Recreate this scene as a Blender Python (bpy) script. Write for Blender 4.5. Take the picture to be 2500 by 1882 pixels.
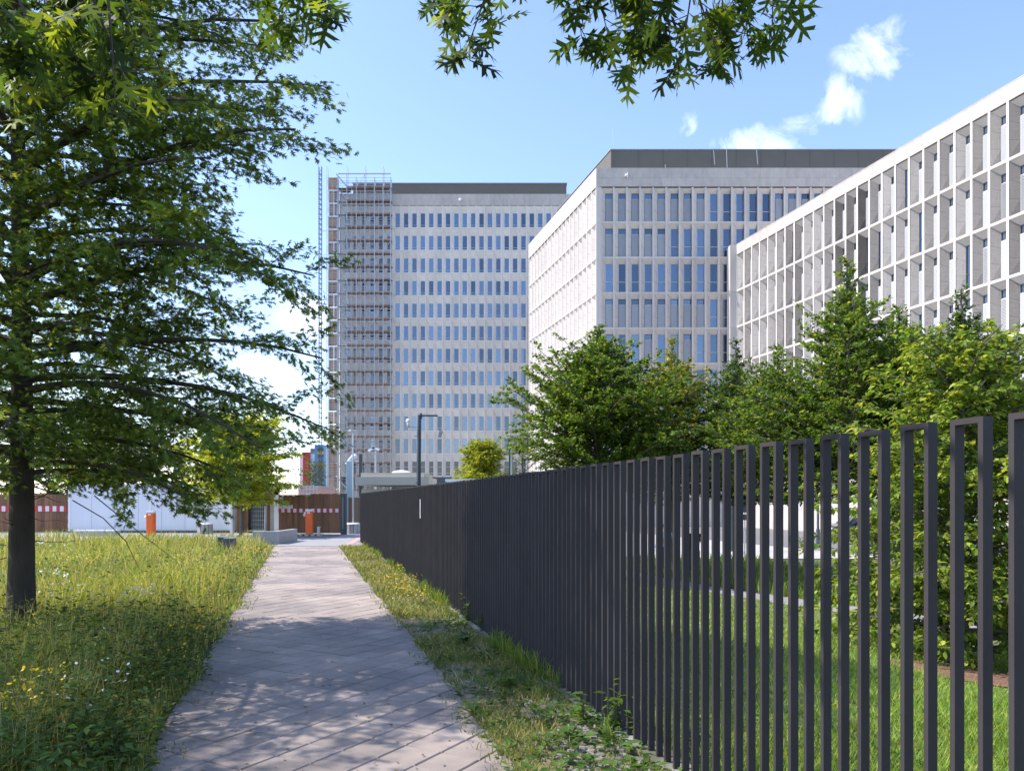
import bpy, math, random
import numpy as np
from mathutils import Vector, Matrix

for o in list(bpy.data.objects): bpy.data.objects.remove(o)
SC = bpy.context.scene
COL = SC.collection
R = math.radians

# ------------------------------------------------------------------ camera
EYE = 1.7; FPX = 1875.0; HOR = 1221.0
cam = bpy.data.cameras.new('camera'); camo = bpy.data.objects.new('camera', cam); COL.objects.link(camo)
cam.sensor_width = 36.0; cam.lens = 27.0; cam.shift_y = 0.112
cam.clip_start = 0.05; cam.clip_end = 4000
camo.location = (0, 0, EYE); camo.rotation_euler = (R(90), 0, 0)
SC.camera = camo
def P(u, v, Y):                       # a pixel of the 2500x1882 photograph at depth Y -> a point
    return Vector(((u-1250)/FPX*Y, Y, EYE-(v-HOR)/FPX*Y))

# ------------------------------------------------------------------ sky and sun
SUN_EL = R(50); SUN_H = Vector((-0.998, 0.06))      # horizontal direction towards the sun
w = bpy.data.worlds.new('World'); SC.world = w; w.use_nodes = True
nt = w.node_tree; N = nt.nodes; L = nt.links; N.clear()
sky = N.new('ShaderNodeTexSky'); sky.sky_type = 'NISHITA'; sky.sun_disc = False
sky.sun_elevation = SUN_EL; sky.sun_rotation = math.atan2(SUN_H.x, SUN_H.y)
sky.altitude = 50; sky.air_density = 1.0; sky.dust_density = 0.6; sky.ozone_density = 4.0
tc = N.new('ShaderNodeTexCoord')
def wmath(op, a, b=None, clamp=False):
    n = N.new('ShaderNodeMath'); n.operation = op; n.use_clamp = clamp
    for i, x in enumerate((a, b)):
        if x is None: continue
        if isinstance(x, (int, float)): n.inputs[i].default_value = x
        else: L.new(x, n.inputs[i])
    return n.outputs[0]
cn = N.new('ShaderNodeTexNoise'); cn.inputs['Scale'].default_value = 13; cn.inputs['Detail'].default_value = 9
cn.inputs['Roughness'].default_value = 0.62; cn.inputs['Distortion'].default_value = 0.5
L.new(tc.outputs['Generated'], cn.inputs['Vector'])
big = N.new('ShaderNodeTexNoise'); big.inputs['Scale'].default_value = 3.2; big.inputs['Detail'].default_value = 3
L.new(tc.outputs['Generated'], big.inputs['Vector'])
mask = None
for (u, v, su, sv, tilt, amt) in ((2140,120,105,70,-.5,1.0),(2050,250,60,80,-.4,.72),(1860,350,140,58,0,.95),(1682,318,36,48,0,.45),
                             (770,760,100,80,0,.75),(430,980,420,130,0,.55),(90,1010,330,140,0,.5),(2300,90,120,40,0,.3)):
    d = Vector(((u-1250)/FPX, 1, (HOR-v)/FPX)); k = d.length; d.normalize()
    s = N.new('ShaderNodeVectorMath'); s.operation = 'SUBTRACT'; L.new(tc.outputs['Generated'], s.inputs[0]); s.inputs[1].default_value = d
    mp = N.new('ShaderNodeMapping'); mp.vector_type = 'TEXTURE' ; L.new(s.outputs[0], mp.inputs['Vector'])
    mp.inputs['Rotation'].default_value = (0, -tilt, 0)
    mp.inputs['Scale'].default_value = (su/FPX/k, su/FPX/k, sv/FPX/k)
    ln = N.new('ShaderNodeVectorMath'); ln.operation = 'LENGTH'; L.new(mp.outputs[0], ln.inputs[0])
    m = wmath('MULTIPLY', wmath('SUBTRACT', 1.25, ln.outputs['Value'], True), amt)
    mask = m if mask is None else wmath('MAXIMUM', mask, m)
sx = N.new('ShaderNodeSeparateXYZ'); L.new(tc.outputs['Generated'], sx.inputs[0])
low = wmath('MULTIPLY', wmath('SUBTRACT', 1.0, wmath('MULTIPLY', wmath('ABSOLUTE', wmath('SUBTRACT', sx.outputs['Z'], 0.13)), 6.0), True), 0.35)
gen = wmath('MULTIPLY', wmath('SUBTRACT', wmath('MULTIPLY', big.outputs['Fac'], 2.4), 1.25, True), low)
mask = wmath('MAXIMUM', mask, gen)
wisp = wmath('ADD', wmath('MULTIPLY', cn.outputs['Fac'], 3.6), -1.8)
dens = wmath('MULTIPLY', wmath('SUBTRACT', wmath('ADD', mask, wisp), .34, True), .66, True)
dens = wmath('MULTIPLY', dens, wmath('MULTIPLY', mask, 2.2, True))
mix = N.new('ShaderNodeMix'); mix.data_type = 'RGBA'; L.new(dens, mix.inputs['Factor'])
tint = N.new('ShaderNodeMix'); tint.data_type = 'RGBA'; tint.blend_type = 'MULTIPLY'; tint.inputs['Factor'].default_value = 1
L.new(sky.outputs[0], tint.inputs['A']); tint.inputs['B'].default_value = (1.03, .945, .96, 1)
L.new(tint.outputs['Result'], mix.inputs['A']); mix.inputs['B'].default_value = (6.3, 6.4, 6.7, 1)
bg = N.new('ShaderNodeBackground'); bg.inputs['Strength'].default_value = 0.15
L.new(mix.outputs['Result'], bg.inputs['Color'])
wo = N.new('ShaderNodeOutputWorld'); L.new(bg.outputs[0], wo.inputs['Surface'])

sl = bpy.data.lights.new('sun', 'SUN'); sl.energy = 2.7; sl.angle = R(0.53); sl.color = (1.0, 0.94, 0.86)
so = bpy.data.objects.new('sun', sl); COL.objects.link(so); so.location = (-40, 20, 60)
sd = Vector((SUN_H.x*math.cos(SUN_EL), SUN_H.y*math.cos(SUN_EL), math.sin(SUN_EL)))
so.rotation_euler = (-sd).to_track_quat('-Z', 'Y').to_euler()
SC.view_settings.view_transform = 'Standard'; SC.view_settings.look = 'None'
SC.view_settings.exposure = 1.34; SC.view_settings.gamma = 1.0; SC.view_settings.use_curve_mapping = False
SC.render.engine = 'CYCLES'
SC.cycles.max_bounces = 6; SC.cycles.transparent_max_bounces = 4; SC.cycles.use_denoising = True

# ------------------------------------------------------------------ helpers
TH = math.atan(0.272)
PD = Vector((-math.sin(TH), math.cos(TH), 0)); PN = Vector((math.cos(TH), math.sin(TH), 0))
ROT_SIDE = -(math.pi/2-TH)            # local x = towards the camera along the path, local y = away from the path
FX = 2.3                              # fence line x = FX - .272 y
def lx(c, y): return c-0.272*y

def mat(name, col, rough=0.8, metal=0.0, var=0.0, vscale=4.0, rnd=0.0, bump=0.0, bscale=60.0, attr=None, trans=0.0, spec=0.5, coords='Object', stretch=None, col2=None, cscale=1.0, detail=6):
    m = bpy.data.materials.new(name); m.use_nodes = True
    t = m.node_tree; n = t.nodes; l = t.links; b = n['Principled BSDF']
    b.inputs['Roughness'].default_value = rough; b.inputs['Metallic'].default_value = metal
    b.inputs['Specular IOR Level'].default_value = spec
    out = None
    if attr:
        a = n.new('ShaderNodeAttribute'); a.attribute_name = attr; out = a.outputs['Color']
    else:
        c = n.new('ShaderNodeRGB'); c.outputs[0].default_value = (*col, 1); out = c.outputs[0]
    tcn = n.new('ShaderNodeNewGeometry' if coords == 'World' else 'ShaderNodeTexCoord'); vec = tcn.outputs['Position' if coords == 'World' else coords]
    if stretch:
        mp = n.new('ShaderNodeMapping'); mp.inputs['Scale'].default_value = stretch; l.new(vec, mp.inputs['Vector']); vec = mp.outputs[0]
    if col2:
        no = n.new('ShaderNodeTexNoise'); no.inputs['Scale'].default_value = cscale; no.inputs['Detail'].default_value = detail; l.new(vec, no.inputs['Vector'])
        rp = n.new('ShaderNodeValToRGB'); rp.color_ramp.elements[0].position = .42; rp.color_ramp.elements[1].position = .58
        l.new(no.outputs['Fac'], rp.inputs[0])
        mx = n.new('ShaderNodeMix'); mx.data_type = 'RGBA'; l.new(rp.outputs[0], mx.inputs['Factor']); l.new(out, mx.inputs['A']); mx.inputs['B'].default_value = (*col2, 1)
        out = mx.outputs['Result']
    def scale(out, fac):
        mx = n.new('ShaderNodeMix'); mx.data_type = 'RGBA'; mx.blend_type = 'MULTIPLY'; mx.inputs['Factor'].default_value = 1
        l.new(out, mx.inputs['A']); l.new(fac, mx.inputs['B']); return mx.outputs['Result']
    if var > 0:
        no = n.new('ShaderNodeTexNoise'); no.inputs['Scale'].default_value = vscale; no.inputs['Detail'].default_value = detail
        no.inputs['Roughness'].default_value = .65; l.new(vec, no.inputs['Vector'])
        mr = n.new('ShaderNodeMapRange'); mr.inputs['From Min'].default_value = .25; mr.inputs['From Max'].default_value = .75
        mr.inputs['To Min'].default_value = 1-var; mr.inputs['To Max'].default_value = 1+var; l.new(no.outputs['Fac'], mr.inputs['Value'])
        out = scale(out, mr.outputs[0])
    if rnd > 0:
        oi = n.new('ShaderNodeObjectInfo'); mr = n.new('ShaderNodeMapRange')
        mr.inputs['To Min'].default_value = 1-rnd; mr.inputs['To Max'].default_value = 1+rnd; l.new(oi.outputs['Random'], mr.inputs['Value'])
        out = scale(out, mr.outputs[0])
    l.new(out, b.inputs['Base Color'])
    if bump > 0:
        no = n.new('ShaderNodeTexNoise'); no.inputs['Scale'].default_value = bscale; no.inputs['Detail'].default_value = 5; l.new(vec, no.inputs['Vector'])
        bp = n.new('ShaderNodeBump'); bp.inputs['Strength'].default_value = bump; bp.inputs['Distance'].default_value = .02
        l.new(no.outputs['Fac'], bp.inputs['Height']); l.new(bp.outputs[0], b.inputs['Normal'])
    if trans > 0:
        tr = n.new('ShaderNodeBsdfTranslucent'); ms = n.new('ShaderNodeMixShader'); ms.inputs[0].default_value = trans
        hs = n.new('ShaderNodeMix'); hs.data_type = 'RGBA'; hs.blend_type = 'MULTIPLY'; hs.inputs['Factor'].default_value = 1
        l.new(out, hs.inputs['A']); hs.inputs['B'].default_value = (1.9, 1.7, .75, 1); l.new(hs.outputs['Result'], tr.inputs['Color'])
        l.new(b.outputs[0], ms.inputs[1]); l.new(tr.outputs[0], ms.inputs[2]); l.new(ms.outputs[0], n['Material Output'].inputs['Surface'])
    return m

M = {}
M['stone'] = mat('limestone', (.60,.545,.495), .85, coords='World', stretch=(1,1,.3), var=.085, vscale=1.6, rnd=.05, bump=.15, bscale=30)
M['stone_p'] = mat('limestone_parapet', (.50,.447,.405), .85, coords='World', stretch=(1,1,.45), var=.15, vscale=2.2, rnd=.05, bump=.15, bscale=30)
M['stone_a'] = mat('limestone_lifted', (.72,.66,.60), .85, coords='World', stretch=(1,1,.3), var=.09, vscale=1.1, rnd=.05, bump=.1, bscale=30)  # limestone made paler to brighten the far tower's shaded front
M['joint'] = mat('joint', (.24,.23,.22), .9)
M['glass'] = mat('window_glass', (.15,.19,.245), .04, metal=.85, rnd=.38, var=.05, vscale=.6)
M['glass_dark'] = mat('window_glass_dark', (.05,.06,.075), .05, metal=.0, rnd=.3, spec=.8)
M['frame'] = mat('window_frame', (.50,.50,.52), .45, metal=.3)
M['frame_d'] = mat('window_frame_dark', (.09,.09,.10), .4, metal=.3)
M['blind'] = mat('blind_slats', (.47,.48,.50), .5, metal=.15, rnd=.08)
M['attic'] = mat('attic_cladding', (.135,.125,.105), .7, metal=.0, var=.06, vscale=.8)
M['fence'] = mat('fence_steel', (.054,.048,.050), .6, coords='World',  metal=.0, spec=.15, var=.14, vscale=3, rnd=.06, bump=.05, bscale=200)
M['steel'] = mat('galvanised', (.45,.47,.50), .4, metal=.65, var=.12, vscale=5)
M['mast'] = mat('mast_steel', (.07,.07,.075), .8)
M['dsteel'] = mat('dark_steel', (.07,.085,.10), .45, metal=.3, var=.1, vscale=4)
M['white'] = mat('white_paint', (.78,.79,.82), .45, var=.03, vscale=1.5)
M['cont'] = mat('container_white', (.70,.72,.78), .45, var=.05, vscale=.9, stretch=(1,1,.2))
M['beige'] = mat('beige_render', (.52,.48,.40), .8, var=.06, vscale=1.5)
M['orange'] = mat('orange_paint', (.85,.13,.015), .35, var=.04, vscale=2)
M['red'] = mat('red_sheet', (.55,.03,.03), .45)
M['yellow'] = mat('yellow_paint', (.75,.55,.05), .5)
M['black'] = mat('black_rubber', (.02,.02,.022), .6)
M['wood'] = mat('wood_board', (.23,.11,.055), .75, coords='World', var=.35, vscale=3.0, rnd=.3, stretch=(3,3,.35), bump=.2, bscale=40)
M['wood_grey'] = mat('wood_board_weathered', (.20,.14,.11), .8, var=.3, vscale=3.0, rnd=.25, stretch=(3,3,.35))
M['ply'] = mat('facade_board', (.36,.22,.13), .8, var=.3, vscale=1.0, rnd=.3)
M['deck'] = mat('scaffold_deck', (.30,.195,.15), .8, var=.3, vscale=1.0, rnd=.25)
M['concrete'] = mat('concrete', (.36,.36,.355), .9, var=.15, vscale=3, bump=.2, bscale=50)
M['tile'] = mat('paving_slab', (.355,.290,.245), .85, var=.24, vscale=1.7, rnd=.10, bump=.35, bscale=160, coords='World', col2=(.235,.20,.18), cscale=.55)
M['tilej'] = mat('joint_sand', (.05,.045,.04), .95, var=.2, vscale=10)
M['drive'] = mat('driveway_paving', (.30,.29,.29), .9, var=.14, vscale=2, bump=.2, bscale=40)
M['bounce_court'] = mat('bounce_paving', (.42,.40,.37), .9, var=.12, vscale=.6)  # pale tone picked to reflect sun up at the shaded facades
M['asphalt'] = mat('asphalt', (.16,.155,.155), .9, var=.15, vscale=1.5, bump=.2, bscale=80)
M['soil'] = mat('meadow_soil', (.095,.085,.045), .95, var=.35, vscale=2.5, col2=(.07,.10,.025), cscale=1.2)
M['lawn'] = mat('lawn_soil', (.13,.19,.04), .95, var=.35, vscale=3, col2=(.12,.13,.04), cscale=.8)
M['verge'] = mat('verge_soil', (.24,.19,.125), .95, var=.35, vscale=5, col2=(.10,.12,.04), cscale=2.2, bump=.5, bscale=40)
M['mulch'] = mat('bark_mulch', (.20,.10,.06), .95, var=.5, vscale=9, bump=.6, bscale=40)
M['strip'] = mat('foundation_strip', (.24,.235,.22), .95, var=.35, vscale=5, col2=(.12,.12,.07), cscale=1.5)
M['gravel'] = mat('gravel_path', (.27,.265,.27), .95, var=.2, vscale=14, bump=.4, bscale=120)
M['cobble'] = mat('granite_cobble', (.20,.185,.17), .85, coords='World', var=.2, vscale=9, rnd=.3, bump=.3, bscale=60)
M['bark'] = mat('oak_bark', (.060,.048,.038), .95, var=.4, vscale=6, bump=.9, bscale=22, stretch=(1.6,1.6,.35))
M['twig'] = mat('twig', (.075,.058,.042), .9, var=.2, vscale=8)
M['bark2'] = mat('hornbeam_bark', (.13,.12,.10), .9, var=.25, vscale=6, bump=.5, bscale=25)
M['leaf'] = mat('leaf', (.05,.1,.02), .42, attr='col', trans=.44, spec=.12)
M['leaf_near'] = mat('leaf_near', (.05,.1,.02), .5, attr='col', trans=.52, spec=.15)
M['grass'] = mat('grass_blades', (.1,.15,.03), .6, attr='col', trans=.35, spec=.3)
M['flower'] = mat('petals', (.8,.6,.05), .6, attr='col', trans=.25)
M['skin'] = mat('skin', (.42,.24,.16), .6)
M['shirt'] = mat('blue_shirt', (.34,.48,.78), .85, var=.08, vscale=8)
M['shirt_d'] = mat('dark_jacket', (.018,.018,.022), .85)
M['trouser'] = mat('dark_trousers', (.025,.03,.05), .85)
M['trouser_g'] = mat('grey_trousers', (.06,.06,.065), .85)
M['hair'] = mat('dark_hair', (.02,.014,.01), .7)
M['carpaint'] = mat('black_car_paint', (.012,.012,.016), .15, spec=.7)
M['tyre'] = mat('tyre', (.015,.015,.015), .8)
M['rim'] = mat('wheel_rim', (.4,.4,.42), .3, metal=.8)
M['paper'] = mat('sign_sheet', (.70,.70,.74), .6)
M['pink'] = mat('pink_render', (.50,.33,.30), .85)
M['blue'] = mat('blue_panel', (.12,.30,.58), .5)
M['duct'] = mat('pale_blue_metal', (.42,.53,.60), .4, metal=.2)
M['lamp_white'] = mat('lamp_diffuser', (.75,.76,.78), .3)

class MB:
    def __init__(s): s.v = []; s.f = []; s.m = []
    def quad(s, *pts, m=0):
        i = len(s.v); s.v += [tuple(p) for p in pts]; s.f.append(tuple(range(i, i+len(pts)))); s.m.append(m); return s
    def box(s, x0, x1, y0, y1, z0, z1, m=0, T=None):
        i = len(s.v); c = [(x0,y0,z0),(x1,y0,z0),(x1,y1,z0),(x0,y1,z0),(x0,y0,z1),(x1,y0,z1),(x1,y1,z1),(x0,y1,z1)]
        if T is not None: c = [tuple(T @ Vector(p)) for p in c]
        s.v += c
        for q in ((0,3,2,1),(4,5,6,7),(0,1,5,4),(1,2,6,5),(2,3,7,6),(3,0,4,7)):
            s.f.append(tuple(i+k for k in q)); s.m.append(m)
        return s
    def tube(s, pts, rad, n=6, m=0, cap=True):
        pts = [Vector(p) for p in pts]; k = len(pts)
        if isinstance(rad, (int, float)): rad = [rad]*k
        i0 = len(s.v)
        for a in range(k):
            d = (pts[min(a+1,k-1)]-pts[max(a-1,0)])
            d = d.normalized() if d.length > 1e-9 else Vector((0,0,1))
            up = Vector((0,0,1)) if abs(d.z) < .9 else Vector((1,0,0))
            e1 = d.cross(up).normalized(); e2 = d.cross(e1)
            for j in range(n):
                t = 2*math.pi*j/n+math.pi/n
                s.v.append(tuple(pts[a]+e1*(rad[a]*math.cos(t))+e2*(rad[a]*math.sin(t))))
        for a in range(k-1):
            for j in range(n):
                b = (j+1) % n
                s.f.append((i0+a*n+j, i0+a*n+b, i0+(a+1)*n+b, i0+(a+1)*n+j)); s.m.append(m)
        if cap:
            s.f.append(tuple(i0+j for j in range(n))[::-1]); s.m.append(m)
            s.f.append(tuple(i0+(k-1)*n+j for j in range(n))); s.m.append(m)
        return s
    def prism(s, poly, z0, z1, m=0):
        n = len(poly); i = len(s.v)
        s.v += [(p[0],p[1],z0) for p in poly]+[(p[0],p[1],z1) for p in poly]
        s.f.append(tuple(range(i+n-1, i-1, -1))); s.m.append(m)
        s.f.append(tuple(range(i+n, i+2*n))); s.m.append(m)
        for a in range(n):
            b = (a+1) % n; s.f.append((i+a, i+b, i+n+b, i+n+a)); s.m.append(m)
        return s
    def ball(s, c, r, nu=10, nv=7, m=0, sq=(1,1,1), zmin=-1):
        i = len(s.v)
        for a in range(nv+1):
            t = math.pi*a/nv
            for b in range(nu):
                p = 2*math.pi*b/nu
                s.v.append((c[0]+r*sq[0]*math.sin(t)*math.cos(p), c[1]+r*sq[1]*math.sin(t)*math.sin(p), c[2]+r*sq[2]*max(zmin, math.cos(t))))
        for a in range(nv):
            for b in range(nu):
                e = (b+1) % nu; s.f.append((i+a*nu+b, i+(a+1)*nu+b, i+(a+1)*nu+e, i+a*nu+e)); s.m.append(m)
        return s
    def mesh(s, name, mats, smooth=False):
        me = bpy.data.meshes.new(name); me.from_pydata(s.v, [], s.f)
        for x in (mats if isinstance(mats, (list, tuple)) else [mats]): me.materials.append(x)
        me.polygons.foreach_set('material_index', s.m)
        if smooth: me.polygons.foreach_set('use_smooth', [True]*len(s.f))
        me.update(); return me
    def build(s, name, mats, parent=None, loc=(0,0,0), rz=0, smooth=False, bevel=0):
        return obj(name, s.mesh(name, mats, smooth), parent, loc, rz, bevel)

def obj(name, me, parent=None, loc=(0,0,0), rz=0, bevel=0):
    o = bpy.data.objects.new(name, me); COL.objects.link(o); o.parent = parent
    o.location = loc; o.rotation_euler = (0,0,rz)
    if bevel:
        b = o.modifiers.new('bevel', 'BEVEL'); b.width = bevel; b.segments = 2; b.limit_method = 'ANGLE'
    return o
def tag(o, label=None, cat=None, group=None, kind=None):
    if label: o['label'] = label
    if cat: o['category'] = cat
    if group: o['group'] = group
    if kind: o['kind'] = kind
    return o
def thing(name, label, cat, loc=(0,0,0), rz=0, group=None):
    o = bpy.data.objects.new(name, None); o.empty_display_size = .2; COL.objects.link(o)
    o.location = loc; o.rotation_euler = (0,0,rz)
    return tag(o, label, cat, group)
def np_mesh(name, V, F, mats, col=None, smooth=False):
    me = bpy.data.meshes.new(name); n = len(V); m, k = F.shape
    me.vertices.add(n); me.vertices.foreach_set('co', np.ascontiguousarray(V, dtype=np.float32).ravel())
    me.loops.add(m*k); me.loops.foreach_set('vertex_index', np.ascontiguousarray(F, dtype=np.int32).ravel())
    me.polygons.add(m); me.polygons.foreach_set('loop_start', np.arange(0, m*k, k, dtype=np.int32))
    if col is not None:
        a = me.color_attributes.new('col', 'FLOAT_COLOR', 'POINT')
        c = np.ones((n,4), dtype=np.float32); c[:,:3] = col; a.data.foreach_set('color', c.ravel())
    me.materials.append(mats)
    if smooth: me.polygons.foreach_set('use_smooth', np.ones(m, dtype=bool))
    me.update(calc_edges=True); return me
def inst(tv, tf, pos, Rm, scale):      # template mesh -> many copies joined in one array
    n = len(pos); k = len(tv)
    V = np.einsum('nij,kj->nki', Rm, tv)*scale[:,None,None]+pos[:,None,:]
    F = (tf[None]+(np.arange(n)*k)[:,None,None]).reshape(-1, tf.shape[1])
    return V.reshape(-1,3), F
def frames(d, nrm):                    # columns: x = side, y = along d, z = normal
    d = d/np.linalg.norm(d, axis=1, keepdims=True)
    x = np.cross(d, nrm); x /= np.maximum(np.linalg.norm(x, axis=1, keepdims=True), 1e-6)
    z = np.cross(x, d)
    return np.stack([x, d, z], axis=2)

def gz(x, y):                          # height of the ground: level on the path side, sinking behind the fence
    d = (x-FX+0.272*y)*math.cos(TH)
    t = min(1, max(0, (d-1.2)/8.0)); return -0.85*t*t*(3-2*t)

# ------------------------------------------------------------------ ground
def axis(a, b, step, far, nfar=7):
    core = list(np.arange(a, b+1e-6, step)); g = [a-(a+far)*0 - (far+a)*((i+1)/nfar)**2.2 for i in range(nfar)][::-1]
    h = [b+(far-b)*((i+1)/nfar)**2.2 for i in range(nfar)]
    return g+core+h
xs = axis(-32, 34, 1.0, 1500); ys = axis(-6, 62, 1.0, 1500)
V = [(x, y, gz(x,y)-.003) for y in ys for x in xs]
nx = len(xs); F = [(j*nx+i, j*nx+i+1, (j+1)*nx+i+1, (j+1)*nx+i) for j in range(len(ys)-1) for i in range(nx-1)]
mb = MB(); mb.v = V; mb.f = F; mb.m = [0]*len(F)
tag(mb.build('ground', M['soil'], smooth=True), kind='structure')

def strip(name, c0, c1, y0, y1, z, m, step=1.0, follow=False):   # sheet between two lines parallel to the path
    mb = MB(); n = max(1, int((y1-y0)/step)); k = max(1, int(abs(c1-c0)/1.0)) if follow else 1
    for j in range(n):
        ya, yb = y0+(y1-y0)*j/n, y0+(y1-y0)*(j+1)/n
        for i in range(k):
            a, b = c0+(c1-c0)*i/k, c0+(c1-c0)*(i+1)/k
            q = [(lx(a,ya),ya),(lx(b,ya),ya),(lx(b,yb),yb),(lx(a,yb),yb)]
            mb.quad(*[(x,y,(gz(x,y) if follow else 0)+z) for x,y in q])
    return tag(mb.build(name, m), kind='structure')

PL, PR = -1.05, 1.35
verge = strip('verge', PR-.02, FX+.02, -3, 28.4, .006, M['verge'])
lawn = strip('lawn', FX+.08, 13.5, -3, 33, .006, M['lawn'], follow=True)
strip('street', 26.0, 41.0, 28, 75, .03, M['asphalt'], follow=True)
strip('bounce_forecourt', 12.0, 25.9, 33.2, 130, .03, M['bounce_court'], follow=True, step=4)  # unseen pale sheet, added to bounce sunlight onto soffits and fronts
strip('bounce_yard', -24.0, 11.9, 47, 150, .03, M['bounce_court'], follow=True, step=4)  # second added bounce sheet, out of sight below the tower
mb = MB(); mb.quad((-34,31.2,.012),(-4.6,31.2,.012),(-4.6,39.6,.012),(-34,39.6,.012)); mb.quad((-8.95,28.3,.0125),(-5.2,28.3,.0125),(-5.2,31.2,.0125),(-8.95,31.2,.0125))
drive = tag(mb.build('driveway', M['drive']), kind='structure')
mb = MB(); mb.box(-8.9,-6.35,28.22,28.34,0,.03); mb.build('edge_kerb', M['concrete'], drive)
mb = MB(); mb.quad((-12.2,34.9,.02),(-8.2,34.9,.02),(-8.2,37.7,.02),(-12.2,37.7,.02)); mb.build('asphalt_apron', M['asphalt'], drive)
for k in range(5):
    mb = MB(); y = 28.5+k*1.3; x = -6.35-.12*k*1.3
    mb.box(x,x+.3,y,y+1.24,.006,.022); mb.build('paving_strip', M['pink'], drive)

# path: joint bed, slabs laid diagonally
path = strip('path', PL, PR, -3, 28.25, .004, M['tilej'])
rng = random.Random(4)
A45 = TH+math.pi/4                      # slab axes
S = .30
ex = Vector((math.cos(A45), math.sin(A45))); ey = Vector((-math.sin(A45), math.cos(A45)))
def clip(poly, nx_, ny_, c):            # keep nx*x+ny*y <= c
    out = []
    for i in range(len(poly)):
        a, b = poly[i], poly[(i+1) % len(poly)]
        da, db = nx_*a[0]+ny_*a[1]-c, nx_*b[0]+ny_*b[1]-c
        if da <= 0: out.append(a)
        if da*db < 0:
            t = da/(da-db); out.append((a[0]+(b[0]-a[0])*t, a[1]+(b[1]-a[1])*t))
    return out
def slab_mb(mb, poly, tilt=(0,0), dz=0):
    c = (sum(p[0] for p in poly)/len(poly), sum(p[1] for p in poly)/len(poly))
    n = len(poly); i = len(mb.v); bev = .007
    def top(p, ins):
        d = Vector((c[0]-p[0], c[1]-p[1])); L_ = d.length or 1; q = (p[0]+d.x/L_*ins*1.3, p[1]+d.y/L_*ins*1.3)
        return q
    for p in poly: mb.v.append((p[0],p[1],-.01))
    for p in poly: mb.v.append((p[0],p[1],.013+dz+tilt[0]*(p[0]-c[0])+tilt[1]*(p[1]-c[1])))
    for p in poly:
        q = top(p, bev); mb.v.append((q[0],q[1],.020+dz+tilt[0]*(p[0]-c[0])+tilt[1]*(p[1]-c[1])))
    for a in range(n):
        b = (a+1) % n
        mb.f += [(i+a,i+b,i+n+b,i+n+a),(i+n+a,i+n+b,i+2*n+b,i+2*n+a)]; mb.m += [0,0]
    mb.f.append(tuple(range(i+2*n, i+3*n))); mb.m.append(0)
tiles = []
for a in range(-70, 140):
    for b in range(-60, 140):
        o = ex*(a*S)+ey*(b*S)+Vector((.05,0))
        g = .005
        poly = [(o+ex*x+ey*y) for x,y in ((g,g),(S-g,g),(S-g,S-g),(g,S-g))]
        poly = [(p.x,p.y) for p in poly]
        if max(p[1] for p in poly) < 2.5 or min(p[1] for p in poly) > 28.2: continue
        n0 = len(poly)
        # run-in rim courses on both sides: clip against the path's edges
        q = clip(poly, 1, .272, PR-.004); q = clip(q, -1, -.272, -(PL+.004)); q = clip(q, 0, 1, 28.2)
        if len(q) < 3: continue
        ar = abs(sum(q[i][0]*q[(i+1)%len(q)][1]-q[(i+1)%len(q)][0]*q[i][1] for i in range(len(q))))/2
        if ar < .004: continue
        c = Vector((sum(p[0] for p in q)/len(q), sum(p[1] for p in q)/len(q)))
        vis = c.y > 4.3 and abs(c.x/c.y) < .72
        tiles.append((c.length if vis else 999+c.length, q))
tiles.sort(key=lambda t: t[0])
rest = MB()
for i, (d, q) in enumerate(tiles):
    tl = (rng.uniform(-.007,.007), rng.uniform(-.007,.007)); dz = rng.uniform(-.0018,.0018)
    if i < 300:
        c = (sum(p[0] for p in q)/len(q), sum(p[1] for p in q)/len(q))
        mb = MB(); slab_mb(mb, [(p[0]-c[0],p[1]-c[1]) for p in q], tl, dz); mb.build('paving_slab', M['tile'], path, (c[0],c[1],0))
    else: slab_mb(rest, q, tl, dz)
tag(rest.build('paving_slabs', M['tile'], path), kind='stuff')

# cobbles in the verge, near the camera
cob = []
for k in range(3):
    mb = MB(); n = 7; pts = []
    for a in range(n):
        t = 2*math.pi*a/n; r = .034*(1+rng.uniform(-.22,.22)); pts.append((r*math.cos(t), r*math.sin(t)))
    i = 0; mb.v = [(x,y,-.02) for x,y in pts]+[(x*.97,y*.97,.006) for x,y in pts]+[(x*.72,y*.72,.014) for x,y in pts]
    for a in range(n):
        b = (a+1) % n; mb.f += [(a,b,n+b,n+a),(n+a,n+b,2*n+b,2*n+a)]; mb.m += [0,0]
    mb.f.append(tuple(range(2*n,3*n))); mb.m.append(0)
    cob.append(mb.mesh('cobble', M['cobble']))
cnt = 0
for j in range(60):
    for i in range(14):
        y = 4.35+j*.075; c = PR+.08+i*.068+(.034 if j % 2 else 0)
        if c > FX-.08 or cnt >= 300: continue
        pr = .9 if y < 5.6 and c > PR+.35 else (.5 if y < 6.6 and c > PR+.4 else .12)
        if rng.random() > pr or y > 7.5: continue
        o = obj('cobble', cob[rng.randrange(3)], verge, (lx(c,y)+rng.uniform(-.008,.008), y+rng.uniform(-.008,.008), .006), rng.uniform(0,6.28)); cnt += 1

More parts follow.
